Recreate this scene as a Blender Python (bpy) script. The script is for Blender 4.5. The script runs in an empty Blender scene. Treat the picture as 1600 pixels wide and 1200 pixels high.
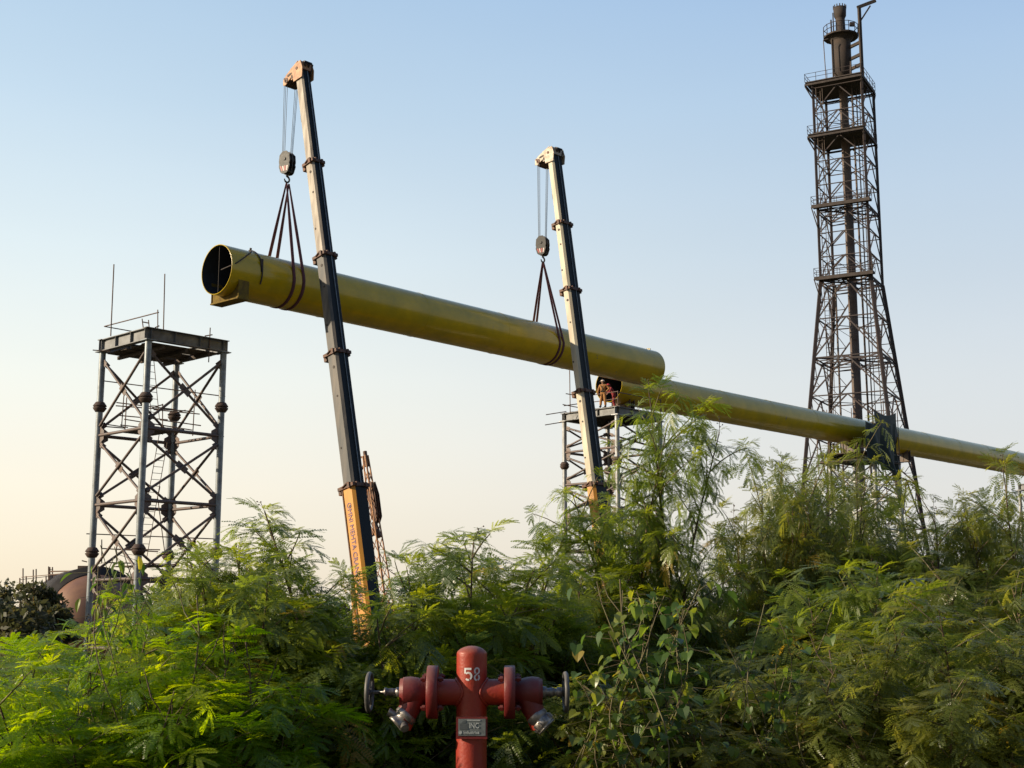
import bpy, math, random
import numpy as np
from mathutils import Vector, Matrix
R = math.radians
scene = bpy.context.scene
col = scene.collection
random.seed(7)
rng = np.random.default_rng(11)

# ------------------------------------------------------------------ camera, sky, sun
F, W0, H0 = 2100.0, 1600.0, 1200.0
PITCH = R(9.82)
cd = bpy.data.cameras.new('camera'); cam = bpy.data.objects.new('camera', cd); col.objects.link(cam)
cam.location = (0, 0, 0); cam.rotation_euler = (R(90) + PITCH, 0, 0)
cd.sensor_fit = 'HORIZONTAL'; cd.sensor_width = 36.0; cd.lens = 36.0 * F / W0
cd.clip_start = 0.1; cd.clip_end = 6000
scene.camera = cam
SUN_EL, SUN_DIR = R(19.0), Vector((-1.0, -0.20, 0)).normalized()
w = bpy.data.worlds.new('World'); scene.world = w; w.use_nodes = True
nt = w.node_tree; nt.nodes.clear()
EXPO = 0.35
def lin(c, k=1.0): return tuple((x / 255 / 12.92 if x / 255 <= 0.04045 else ((x / 255 + 0.055) / 1.055) ** 2.4) * k / 2 ** EXPO for x in c)
def wn(t, **kw):
    n_ = nt.nodes.new(t)
    for k_, v_ in kw.items(): setattr(n_, k_, v_)
    return n_
WL = nt.links.new
tcw = wn('ShaderNodeTexCoord'); nrm = wn('ShaderNodeVectorMath', operation='NORMALIZE'); WL(tcw.outputs['Generated'], nrm.inputs[0])
sep = wn('ShaderNodeSeparateXYZ'); WL(nrm.outputs[0], sep.inputs[0])
# hazy evening sky: bright cream low down on the sun's side, bluer and darker away from it
def ramp(stops):
    r_ = wn('ShaderNodeValToRGB'); e_ = r_.color_ramp.elements
    for i_, (p_, c_) in enumerate(stops):
        k_ = e_[i_] if i_ < 2 else e_.new(p_)
        k_.position = p_; k_.color = (*lin(c_), 1)
    WL(sep.outputs['Z'], r_.inputs[0]); return r_
rl_ = ramp([(0.0, (246, 228, 198)), (1.0, (70, 105, 160)), (0.09, (249, 239, 218)), (0.17, (240, 241, 230)), (0.26, (222, 234, 236)), (0.36, (194, 215, 230)), (0.45, (176, 203, 226)), (0.65, (110, 150, 200))])
rr_ = ramp([(0.0, (204, 201, 199)), (1.0, (60, 92, 150)), (0.09, (211, 210, 209)), (0.17, (205, 210, 214)), (0.26, (188, 202, 215)), (0.36, (172, 196, 220)), (0.45, (152, 183, 220)), (0.65, (95, 135, 195))])
dt = wn('ShaderNodeVectorMath', operation='DOT_PRODUCT'); WL(nrm.outputs[0], dt.inputs[0]); dt.inputs[1].default_value = (-1, 0, 0)
mr_ = wn('ShaderNodeMapRange', interpolation_type='SMOOTHERSTEP'); mr_.inputs['From Min'].default_value = -0.62; mr_.inputs['From Max'].default_value = 0.62; WL(dt.outputs['Value'], mr_.inputs['Value'])
mxs = wn('ShaderNodeMix', data_type='RGBA'); WL(mr_.outputs[0], mxs.inputs['Factor']); WL(rr_.outputs[0], mxs.inputs[6]); WL(rl_.outputs[0], mxs.inputs[7])
# the eastern sky, behind the road, is dimmer
bk = wn('ShaderNodeMapRange'); bk.inputs['From Min'].default_value = -0.9; bk.inputs['From Max'].default_value = 0.75; bk.inputs['To Min'].default_value = 0.38; bk.inputs['To Max'].default_value = 1.0; WL(sep.outputs['Y'], bk.inputs['Value'])
mb_ = wn('ShaderNodeVectorMath', operation='SCALE'); WL(mxs.outputs[2], mb_.inputs[0]); WL(bk.outputs[0], mb_.inputs['Scale'])
hz_ = wn('ShaderNodeTexNoise'); hz_.inputs['Scale'].default_value = 1.6; hz_.inputs['Detail'].default_value = 4
mp_ = wn('ShaderNodeMapping'); mp_.inputs['Scale'].default_value = (1, 1, 3.5); WL(nrm.outputs[0], mp_.inputs[0]); WL(mp_.outputs[0], hz_.inputs['Vector'])
hm_ = wn('ShaderNodeMapRange'); hm_.inputs['To Min'].default_value = 0.93; hm_.inputs['To Max'].default_value = 1.07; WL(hz_.outputs['Fac'], hm_.inputs['Value'])
mh_ = wn('ShaderNodeVectorMath', operation='SCALE'); WL(mb_.outputs[0], mh_.inputs[0]); WL(hm_.outputs[0], mh_.inputs['Scale']); mb_ = mh_
sky = wn('ShaderNodeTexSky', sky_type='NISHITA', sun_disc=False); sky.sun_elevation = SUN_EL; sky.sun_rotation = math.atan2(SUN_DIR.x, SUN_DIR.y); sky.dust_density = 2.0
sc_ = wn('ShaderNodeVectorMath', operation='SCALE'); sc_.inputs['Scale'].default_value = 0.02; WL(sky.outputs[0], sc_.inputs[0])
ad_ = wn('ShaderNodeVectorMath', operation='ADD'); WL(mb_.outputs[0], ad_.inputs[0]); WL(sc_.outputs[0], ad_.inputs[1])
bg = nt.nodes.new('ShaderNodeBackground'); bg.inputs['Strength'].default_value = 1.0
wo = nt.nodes.new('ShaderNodeOutputWorld'); WL(ad_.outputs[0], bg.inputs['Color']); WL(bg.outputs[0], wo.inputs['Surface'])
sd = bpy.data.lights.new('sun', 'SUN'); sun = bpy.data.objects.new('sun', sd); col.objects.link(sun)
sd.energy = 5.0; sd.angle = R(0.6); sd.color = (1.0, 0.83, 0.60)
s3 = Vector((SUN_DIR.x * math.cos(SUN_EL), SUN_DIR.y * math.cos(SUN_EL), math.sin(SUN_EL)))
sun.rotation_euler = s3.to_track_quat('Z', 'Y').to_euler(); sun.location = (-60, 0, 60)
scene.view_settings.view_transform = 'Standard'; scene.view_settings.look = 'None'
scene.view_settings.exposure = EXPO; scene.view_settings.gamma = 1
scene.view_settings.use_curve_mapping = False
scene.cycles.max_bounces = 8; scene.cycles.transparent_max_bounces = 4
scene.cycles.caustics_reflective = False; scene.cycles.caustics_refractive = False

CP, SP = math.cos(PITCH), math.sin(PITCH)
def at(px, py, Y=None, Z=None):
    """point of the place at depth Y (or height Z) in the direction seen at photo position px, py"""
    u = (px - 800) / F; v = (600 - py) / F
    d = Vector((u, CP - v * SP, SP + v * CP))
    return d * ((Y / d.y) if Y is not None else (Z / d.z))

# ------------------------------------------------------------------ materials
def mat(name, base, rough=0.6, metal=0.0, var=0.0, vscale=3.0, col2=None, bump=0.0, bscale=30.0, coat=0.0, streak=False, spec=None, dust=None, chip=None):
    m = bpy.data.materials.new(name); m.use_nodes = True
    t = m.node_tree; n = t.nodes; L = t.links.new
    p = n['Principled BSDF']
    p.inputs['Base Color'].default_value = (*base, 1); p.inputs['Roughness'].default_value = rough
    p.inputs['Metallic'].default_value = metal; p.inputs['Coat Weight'].default_value = coat
    if spec is not None: p.inputs['Specular IOR Level'].default_value = spec
    tc = n.new('ShaderNodeTexCoord'); vec = tc.outputs['Object']
    if streak:
        mp = n.new('ShaderNodeMapping'); mp.inputs['Scale'].default_value = (1, 1, 0.15); L(vec, mp.inputs[0]); vec = mp.outputs[0]
    c = None
    if var > 0:
        nz = n.new('ShaderNodeTexNoise'); nz.inputs['Scale'].default_value = vscale; nz.inputs['Detail'].default_value = 7
        nz.inputs['Roughness'].default_value = 0.65; L(vec, nz.inputs['Vector'])
        cr = n.new('ShaderNodeValToRGB'); cr.color_ramp.elements[0].position = 0.35; cr.color_ramp.elements[1].position = 0.68
        c2 = col2 if col2 else tuple(x * (1 - var) for x in base)
        cr.color_ramp.elements[0].color = (*base, 1); cr.color_ramp.elements[1].color = (*c2, 1)
        L(nz.outputs['Fac'], cr.inputs[0]); c = cr.outputs[0]
        rr = n.new('ShaderNodeMapRange'); rr.inputs['To Min'].default_value = max(0.05, rough - 0.1); rr.inputs['To Max'].default_value = min(1, rough + 0.2)
        L(nz.outputs['Fac'], rr.inputs['Value']); L(rr.outputs[0], p.inputs['Roughness'])
    if chip is not None:
        n3 = n.new('ShaderNodeTexNoise'); n3.inputs['Scale'].default_value = chip[0]; n3.inputs['Detail'].default_value = 9; n3.inputs['Roughness'].default_value = 0.72; L(tc.outputs['Object'], n3.inputs['Vector'])
        m3 = n.new('ShaderNodeMapRange'); m3.inputs['From Min'].default_value = chip[1]; m3.inputs['From Max'].default_value = chip[1] + 0.025; L(n3.outputs['Fac'], m3.inputs['Value'])
        x3 = n.new('ShaderNodeMix'); x3.data_type = 'RGBA'; L(m3.outputs[0], x3.inputs['Factor'])
        if c: L(c, x3.inputs[6])
        else: x3.inputs[6].default_value = (*base, 1)
        x3.inputs[7].default_value = (*chip[2], 1); c = x3.outputs[2]
    if dust is not None:
        g = n.new('ShaderNodeNewGeometry'); sx = n.new('ShaderNodeSeparateXYZ'); L(g.outputs['Normal'], sx.inputs[0])
        nz2 = n.new('ShaderNodeTexNoise'); nz2.inputs['Scale'].default_value = 25; nz2.inputs['Detail'].default_value = 5; L(tc.outputs['Object'], nz2.inputs['Vector'])
        ad = n.new('ShaderNodeMath'); ad.operation = 'MULTIPLY_ADD'; ad.inputs[1].default_value = 0.5; L(nz2.outputs['Fac'], ad.inputs[0]); L(sx.outputs['Z'], ad.inputs[2])
        mr = n.new('ShaderNodeMapRange'); mr.inputs['From Min'].default_value = 0.45; mr.inputs['From Max'].default_value = 1.25; mr.inputs['To Max'].default_value = 0.75
        L(ad.outputs[0], mr.inputs['Value'])
        mx = n.new('ShaderNodeMix'); mx.data_type = 'RGBA'; L(mr.outputs[0], mx.inputs['Factor'])
        if c: L(c, mx.inputs[6])
        else: mx.inputs[6].default_value = (*base, 1)
        mx.inputs[7].default_value = (*dust, 1); c = mx.outputs[2]
    if c: L(c, p.inputs['Base Color'])
    if bump > 0:
        nb = n.new('ShaderNodeTexNoise'); nb.inputs['Scale'].default_value = bscale; nb.inputs['Detail'].default_value = 4; L(vec, nb.inputs['Vector'])
        b = n.new('ShaderNodeBump'); b.inputs['Strength'].default_value = bump; b.inputs['Distance'].default_value = 0.02
        L(nb.outputs['Fac'], b.inputs['Height']); L(b.outputs[0], p.inputs['Normal'])
    return m
M = {}
M['yellow_pipe'] = mat('yellow_pipe', (0.62, 0.42, 0.005), 0.15, var=0.3, vscale=0.8, col2=(0.43, 0.32, 0.010), bump=0.03, bscale=2, spec=0.5, chip=(1.3, 0.665, (0.20, 0.17, 0.09)))
M['saddle_paint'] = mat('saddle_paint', (0.22, 0.15, 0.02), 0.75, var=0.4, vscale=3, col2=(0.10, 0.07, 0.03), spec=0.2)
M['pipe_inner'] = mat('pipe_inner', (0.03, 0.035, 0.045), 0.7, var=0.4, vscale=2)
M['bare_steel'] = mat('bare_steel', (0.10, 0.10, 0.10), 0.6, 0.3, var=0.4, vscale=4, col2=(0.13, 0.08, 0.05))
M['tower_steel'] = mat('tower_steel', (0.26, 0.30, 0.33), 0.34, 0.2, var=0.4, vscale=2.5, col2=(0.13, 0.145, 0.155), bump=0.1, bscale=8)
M['brace_steel'] = mat('brace_steel', (0.11, 0.10, 0.10), 0.5, 0.2, var=0.4, vscale=4, col2=(0.13, 0.08, 0.06))
M['galv_steel'] = mat('galv_steel', (0.36, 0.38, 0.40), 0.45, 0.4, var=0.4, vscale=3, col2=(0.22, 0.22, 0.22))
M['girder'] = mat('girder', (0.19, 0.20, 0.21), 0.5, 0.1, var=0.4, vscale=1.6, col2=(0.09, 0.09, 0.09), bump=0.1, bscale=5)
M['rust_joint'] = mat('rust_joint', (0.10, 0.06, 0.045), 0.8, var=0.5, vscale=9, col2=(0.04, 0.035, 0.035), bump=0.4, bscale=20)
M['scaffold'] = mat('scaffold', (0.09, 0.075, 0.07), 0.6, 0.4, var=0.5, vscale=6, col2=(0.16, 0.09, 0.06))
M['deck_board'] = mat('deck_board', (0.10, 0.075, 0.06), 0.85, var=0.5, vscale=5, col2=(0.04, 0.035, 0.03), bump=0.3)
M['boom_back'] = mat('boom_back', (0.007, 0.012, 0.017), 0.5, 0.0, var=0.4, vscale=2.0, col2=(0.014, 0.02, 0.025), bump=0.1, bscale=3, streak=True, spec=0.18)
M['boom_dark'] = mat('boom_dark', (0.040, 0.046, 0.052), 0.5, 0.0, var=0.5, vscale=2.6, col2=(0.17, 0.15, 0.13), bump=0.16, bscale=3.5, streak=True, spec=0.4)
M['boom_pale'] = mat('boom_pale', (0.46, 0.41, 0.34), 0.5, 0.0, var=0.6, vscale=3.4, col2=(0.17, 0.14, 0.115), bump=0.12, bscale=3.5, streak=True, spec=0.4)
M['boom_bright'] = mat('boom_bright', (0.60, 0.55, 0.42), 0.5, 0.0, var=0.4, vscale=3.0, col2=(0.42, 0.36, 0.27), bump=0.12, bscale=3.5, streak=True, spec=0.4)
M['boom_yellow'] = mat('boom_yellow', (0.58, 0.26, 0.025), 0.45, 0.0, var=0.4, vscale=3, col2=(0.38, 0.17, 0.03), bump=0.15, bscale=4, streak=True)
M['boom_cream'] = mat('boom_cream', (0.52, 0.44, 0.34), 0.45, 0, var=0.4, vscale=5, col2=(0.30, 0.2, 0.12))
M['boom_orange'] = mat('boom_orange', (0.50, 0.26, 0.10), 0.5, 0, var=0.5, vscale=6, col2=(0.30, 0.13, 0.07))
M['collar'] = mat('collar', (0.05, 0.035, 0.03), 0.6, 0.2, var=0.5, vscale=7, col2=(0.18, 0.08, 0.045))
M['text_blue'] = mat('text_blue', (0.17, 0.10, 0.20), 0.7)
M['rope'] = mat('rope', (0.07, 0.08, 0.09), 0.5, 0.5)
M['black_block'] = mat('black_block', (0.016, 0.017, 0.019), 0.5, 0.2, var=0.4, vscale=8, col2=(0.035, 0.034, 0.033))
M['red_stripe'] = mat('red_stripe', (0.38, 0.03, 0.03), 0.5)
M['white_stripe'] = mat('white_stripe', (0.62, 0.52, 0.50), 0.5)
M['sling'] = mat('sling', (0.13, 0.035, 0.04), 0.85, var=0.5, vscale=14, col2=(0.07, 0.03, 0.04), bump=0.2)
M['flare_steel'] = mat('flare_steel', (0.034, 0.030, 0.034), 0.7, 0.1, var=0.4, vscale=1.0, col2=(0.065, 0.045, 0.043))
M['flare_stack'] = mat('flare_stack', (0.14, 0.115, 0.10), 0.7, 0.1, var=0.5, vscale=0.6, col2=(0.11, 0.075, 0.06), bump=0.1)
M['flare_burnt'] = mat('flare_burnt', (0.035, 0.030, 0.028), 0.8, 0.1, var=0.5, vscale=1.2, col2=(0.07, 0.05, 0.04))
M['flare_deck'] = mat('flare_deck', (0.065, 0.052, 0.048), 0.8, 0.0, var=0.4, vscale=1.5)
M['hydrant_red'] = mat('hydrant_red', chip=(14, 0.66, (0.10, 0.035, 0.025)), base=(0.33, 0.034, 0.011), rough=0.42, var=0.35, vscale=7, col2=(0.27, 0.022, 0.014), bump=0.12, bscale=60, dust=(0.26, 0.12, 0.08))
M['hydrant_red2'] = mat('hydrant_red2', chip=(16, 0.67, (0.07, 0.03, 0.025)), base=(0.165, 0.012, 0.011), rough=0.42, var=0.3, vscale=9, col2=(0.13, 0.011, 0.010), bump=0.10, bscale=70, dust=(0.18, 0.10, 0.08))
M['coupling'] = mat('coupling', (0.36, 0.34, 0.32), 0.35, 0.7, var=0.6, vscale=22, col2=(0.14, 0.12, 0.11), bump=0.2, bscale=40)
M['stem_metal'] = mat('stem_metal', (0.26, 0.25, 0.24), 0.35, 0.7, var=0.5, vscale=30, col2=(0.12, 0.10, 0.09))
M['wheel_iron'] = mat('wheel_iron', (0.05, 0.055, 0.06), 0.45, 0.2, var=0.4, vscale=15, col2=(0.12, 0.11, 0.10), dust=(0.2, 0.18, 0.15))
M['white_paint'] = mat('white_paint', (0.68, 0.66, 0.66), 0.6, var=0.2, vscale=60)
M['plate'] = mat('plate', (0.12, 0.14, 0.14), 0.5, 0.2, var=0.6, vscale=40, col2=(0.20, 0.22, 0.22))
M['plate_letters'] = mat('plate_letters', (0.50, 0.53, 0.52), 0.5, 0.1, var=0.5, vscale=80, col2=(0.33, 0.35, 0.34))
M['plate_dark'] = mat('plate_dark', (0.10, 0.115, 0.12), 0.5, 0.1, var=0.3, vscale=60)
M['tarp'] = mat('tarp', (0.010, 0.024, 0.024), 0.7, var=0.5, vscale=3, col2=(0.02, 0.036, 0.036), bump=0.3, bscale=6)
M['tank'] = mat('tank', (0.26, 0.14, 0.085), 0.5, 0.1, var=0.4, vscale=0.8, col2=(0.17, 0.09, 0.065), bump=0.1, bscale=2)
M['tank_shade'] = mat('tank_shade', (0.035, 0.033, 0.036), 0.85, var=0.4, vscale=1)  # shadow on the tank shell is put into this near-black colour
M['brick'] = mat('brick', (0.20, 0.12, 0.09), 0.9, var=0.5, vscale=3, col2=(0.12, 0.085, 0.07), bump=0.5, bscale=9)
M['pale_metal'] = mat('pale_metal', (0.42, 0.33, 0.27), 0.6, 0.1, var=0.5, vscale=4)
M['ground'] = mat('ground', (0.12, 0.095, 0.055), 0.95, var=0.5, vscale=0.35, col2=(0.05, 0.065, 0.02), bump=0.6, bscale=4)
M['bark'] = mat('bark', (0.15, 0.10, 0.07), 0.85, var=0.5, vscale=12, col2=(0.045, 0.03, 0.022), bump=0.3)
M['green_stem'] = mat('green_stem', (0.17, 0.16, 0.07), 0.7, var=0.5, vscale=10, col2=(0.11, 0.07, 0.045))
M['pod'] = mat('pod', (0.20, 0.15, 0.045), 0.6, var=0.6, vscale=12, col2=(0.13, 0.07, 0.03))
M['skin'] = mat('skin', (0.22, 0.11, 0.07), 0.6)
M['coverall'] = mat('coverall', (0.42, 0.19, 0.06), 0.85, var=0.4, vscale=8, col2=(0.28, 0.15, 0.06))
M['red_cloth'] = mat('red_cloth', (0.28, 0.03, 0.035), 0.85, var=0.4, vscale=8)
M['helmet'] = mat('helmet', (0.62, 0.52, 0.44), 0.4)
M['boot'] = mat('boot', (0.04, 0.03, 0.025), 0.7)
M['glass'] = mat('glass', (0.02, 0.025, 0.03), 0.08)
M['tyre'] = mat('tyre', (0.02, 0.02, 0.02), 0.9)
M['orange_leaf'] = None

def leaf_mat(name, dark, light, young, transl=0.45, rough=0.36):
    m = bpy.data.materials.new(name); m.use_nodes = True
    t = m.node_tree; n = t.nodes; L = t.links.new
    p = n['Principled BSDF']; out = n['Material Output']
    a = n.new('ShaderNodeAttribute'); a.attribute_name = 'tint'
    cr = n.new('ShaderNodeValToRGB'); e = cr.color_ramp.elements
    e[0].position = 0.0; e[0].color = (*dark, 1); e[1].position = 1.0; e[1].color = (*young, 1)
    k = e.new(0.5); k.color = (*light, 1); k = e.new(0.93); k.color = (*young, 1); e[len(e) - 1].color = (0.30, 0.23, 0.05, 1)
    L(a.outputs['Fac'], cr.inputs[0]); L(cr.outputs[0], p.inputs['Base Color'])
    p.inputs['Roughness'].default_value = rough; p.inputs['Specular IOR Level'].default_value = 0.55
    tr = n.new('ShaderNodeBsdfTranslucent')
    hs = n.new('ShaderNodeHueSaturation'); hs.inputs['Hue'].default_value = 0.485; hs.inputs['Saturation'].default_value = 1.15; hs.inputs['Value'].default_value = 3.2
    L(cr.outputs[0], hs.inputs['Color']); L(hs.outputs[0], tr.inputs['Color'])
    mx = n.new('ShaderNodeMixShader'); mx.inputs[0].default_value = transl
    L(p.outputs[0], mx.inputs[1]); L(tr.outputs[0], mx.inputs[2]); L(mx.outputs[0], out.inputs['Surface'])
    return m
M['leaf'] = leaf_mat('leaf', (0.065, 0.098, 0.032), (0.125, 0.170, 0.032), (0.23, 0.26, 0.038))
M['leaf_young'] = leaf_mat('leaf_young', (0.070, 0.13, 0.018), (0.14, 0.225, 0.018), (0.25, 0.30, 0.025), 0.55)
M['leaf_dark'] = leaf_mat('leaf_dark', (0.064, 0.088, 0.034), (0.115, 0.142, 0.034), (0.20, 0.20, 0.040), 0.5)
M['leaf_broad'] = leaf_mat('leaf_broad', (0.045, 0.085, 0.022), (0.085, 0.140, 0.028), (0.19, 0.21, 0.035), 0.4, 0.35)
M['leaf_far'] = leaf_mat('leaf_far', (0.030, 0.035, 0.018), (0.048, 0.055, 0.022), (0.085, 0.075, 0.03), 0.3, 0.6)
M['leaf_orange'] = leaf_mat('leaf_orange', (0.30, 0.12, 0.02), (0.42, 0.16, 0.02), (0.5, 0.3, 0.03), 0.5)

# ------------------------------------------------------------------ mesh builder
class MB:
    def __init__(s): s.v = []; s.f = []; s.m = []; s.sm = []
    def add(s, vs, fs, mi=0, smooth=False):
        b = len(s.v); s.v += [tuple(v) for v in vs]
        for f in fs: s.f.append(tuple(b + i for i in f)); s.m.append(mi); s.sm.append(smooth)
    def box(s, c, ax, ay, az, mi=0):
        """centre and three half-extent vectors"""
        c = Vector(c); ax = Vector(ax); ay = Vector(ay); az = Vector(az)
        vs = [c + i * ax + j * ay + k * az for k in (-1, 1) for j in (-1, 1) for i in (-1, 1)]
        s.add(vs, [(0, 2, 3, 1), (4, 5, 7, 6), (0, 1, 5, 4), (2, 6, 7, 3), (0, 4, 6, 2), (1, 3, 7, 5)], mi)
    def abox(s, x0, x1, y0, y1, z0, z1, mi=0):
        s.box(((x0 + x1) / 2, (y0 + y1) / 2, (z0 + z1) / 2), ((x1 - x0) / 2, 0, 0), (0, (y1 - y0) / 2, 0), (0, 0, (z1 - z0) / 2), mi)
    def tube(s, p0, p1, r0, r1=None, n=10, mi=0, caps=True, smooth=True):
        p0 = Vector(p0); p1 = Vector(p1); r1 = r0 if r1 is None else r1
        d = (p1 - p0).normalized(); u = d.orthogonal().normalized(); v = d.cross(u)
        ring = lambda p, r: [p + r * (math.cos(2 * math.pi * k / n) * u + math.sin(2 * math.pi * k / n) * v) for k in range(n)]
        vs = ring(p0, r0) + ring(p1, r1)
        s.add(vs, [(k, (k + 1) % n, n + (k + 1) % n, n + k) for k in range(n)], mi, smooth)
        if caps: s.add(vs, [tuple(range(n - 1, -1, -1)), tuple(range(n, 2 * n))], mi)
    def path(s, pts, r, n=6, mi=0):
        pts = [Vector(p) for p in pts]; rs = r if isinstance(r, (list, tuple)) else [r] * len(pts)
        u = None; vs = []
        for i, p in enumerate(pts):
            d = (pts[min(i + 1, len(pts) - 1)] - pts[max(i - 1, 0)]).normalized()
            u = d.orthogonal().normalized() if u is None else (u - d * u.dot(d)).normalized()
            v = d.cross(u)
            vs += [p + rs[i] * (math.cos(2 * math.pi * k / n) * u + math.sin(2 * math.pi * k / n) * v) for k in range(n)]
        fs = [(i * n + k, i * n + (k + 1) % n, (i + 1) * n + (k + 1) % n, (i + 1) * n + k) for i in range(len(pts) - 1) for k in range(n)]
        s.add(vs, fs, mi, True); s.add(vs[:n], [tuple(range(n - 1, -1, -1))], mi); s.add(vs[-n:], [tuple(range(n))], mi)
    def lathe(s, o, axis, prof, n=32, mi=0):
        """revolve (t, r) pairs about an axis through o"""
        o = Vector(o); d = Vector(axis).normalized(); u = d.orthogonal().normalized(); v = d.cross(u)
        vs = []
        for (t, r) in prof:
            vs += [o + d * t + r * (math.cos(2 * math.pi * k / n) * u + math.sin(2 * math.pi * k / n) * v) for k in range(n)]
        s.add(vs, [(i * n + k, i * n + (k + 1) % n, (i + 1) * n + (k + 1) % n, (i + 1) * n + k) for i in range(len(prof) - 1) for k in range(n)], mi, True)
    def prism(s, poly, e, mi=0):
        """closed polygon of points swept by vector e"""
        poly = [Vector(p) for p in poly]; e = Vector(e); n = len(poly)
        vs = poly + [p + e for p in poly]
        s.add(vs, [tuple(range(n - 1, -1, -1)), tuple(range(n, 2 * n))] + [(k, (k + 1) % n, n + (k + 1) % n, n + k) for k in range(n)], mi)
    def ibeam(s, p0, p1, h, b, tf=0.03, tw=0.02, up=(0, 0, 1), mi=0):
        p0 = Vector(p0); p1 = Vector(p1); d = (p1 - p0); l = d.length; d.normalize()
        up = Vector(up); up = (up - d * up.dot(d)).normalized(); sd_ = d.cross(up); c = (p0 + p1) / 2
        s.box(c, d * l / 2, sd_ * tw / 2, up * (h / 2 - tf), mi)
        for k in (-1, 1): s.box(c + up * k * (h / 2 - tf / 2), d * l / 2, sd_ * b / 2, up * tf / 2, mi)
    def bar(s, p0, p1, a, b=None, up=(0, 0, 1), mi=0):
        p0 = Vector(p0); p1 = Vector(p1); d = p1 - p0; l = d.length
        if l < 1e-6: return
        d.normalize(); up = Vector(up)
        if abs(d.dot(up)) > 0.98: up = Vector((1, 0.3, 0))
        up = (up - d * up.dot(d)).normalized(); q = d.cross(up); b = a if b is None else b
        s.box((p0 + p1) / 2, d * l / 2, q * a / 2, up * b / 2, mi)
    def angle(s, p0, p1, a, t=0.02, up=(0, 0, 1), mi=0):
        """an L-section member"""
        p0 = Vector(p0); p1 = Vector(p1); d = p1 - p0; l = d.length
        d.normalize(); up = Vector(up)
        if abs(d.dot(up)) > 0.98: up = Vector((1, 0.3, 0))
        up = (up - d * up.dot(d)).normalized(); q = d.cross(up); c = (p0 + p1) / 2
        s.box(c, d * l / 2, q * a / 2, up * t / 2, mi); s.box(c + q * (a / 2 - t / 2) - up * a / 2, d * l / 2, q * t / 2, up * (a / 2 - t / 2), mi)
    def build(s, name, mats, parent=None, root=None, loc=None):
        me = bpy.data.meshes.new(name)
        org = Vector(root.location) if root is not None else (Vector(loc) if loc is not None else Vector((0, 0, 0)))
        v = np.array(s.v, dtype=np.float64) - np.array(org)
        me.from_pydata(v.tolist(), [], s.f)
        for m_ in (mats if isinstance(mats, (list, tuple)) else [mats]): me.materials.append(m_)
        me.polygons.foreach_set('material_index', s.m); me.polygons.foreach_set('use_smooth', s.sm)
        me.update()
        o = bpy.data.objects.new(name, me); col.objects.link(o)
        if parent is not None: o.parent = parent
        elif root is None and loc is not None: o.location = loc
        return o
def tag(o, label=None, cat=None, group=None, kind=None):
    if label: o['label'] = label
    if cat: o['category'] = cat
    if group: o['group'] = group
    if kind: o['kind'] = kind
    return o
def empty(name, loc, label, cat, group=None):
    o = bpy.data.objects.new(name, None); o.empty_display_size = 0.3; col.objects.link(o); o.location = loc
    return tag(o, label, cat, group)

# ------------------------------------------------------------------ ground
def gz(x, y):
    y = np.asarray(y, float)
    t = np.clip((y - 17) / 16, 0, 1); t = t * t * (3 - 2 * t)
    return -1.6 - 3.0 * t
SITE = -4.6
ys = np.concatenate([np.linspace(-300, 0, 6), np.linspace(4, 60, 57), np.geomspace(66, 5000, 22)])
xs = np.concatenate([-np.geomspace(5000, 45, 14), np.linspace(-40, 60, 51), np.geomspace(66, 5000, 16)])
gv = []
for y in ys:
    for x in xs:
        b = 0.12 * math.sin(x * 0.7 + 1.3 * math.sin(y * 0.31)) + 0.08 * math.sin(y * 1.1 + x * 0.23)
        gv.append((x, y, float(gz(x, y)) + (b if abs(x) < 200 and y < 300 and y > 12 else 0)))
nx = len(xs)
gm = MB(); gm.add(gv, [(j * nx + i, j * nx + i + 1, (j + 1) * nx + i + 1, (j + 1) * nx + i) for j in range(len(ys) - 1) for i in range(nx - 1)], 0, True)
tag(gm.build('ground', M['ground']), kind='structure')

# ------------------------------------------------------------------ pipeline frame
AZ = R(46.3)
A = Vector((math.cos(AZ), math.sin(AZ), 0))         # along the pipeline, away to the right
N = Vector((math.sin(AZ), -math.cos(AZ), 0))        # across it, towards the road
UP = Vector((0, 0, 1))

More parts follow.
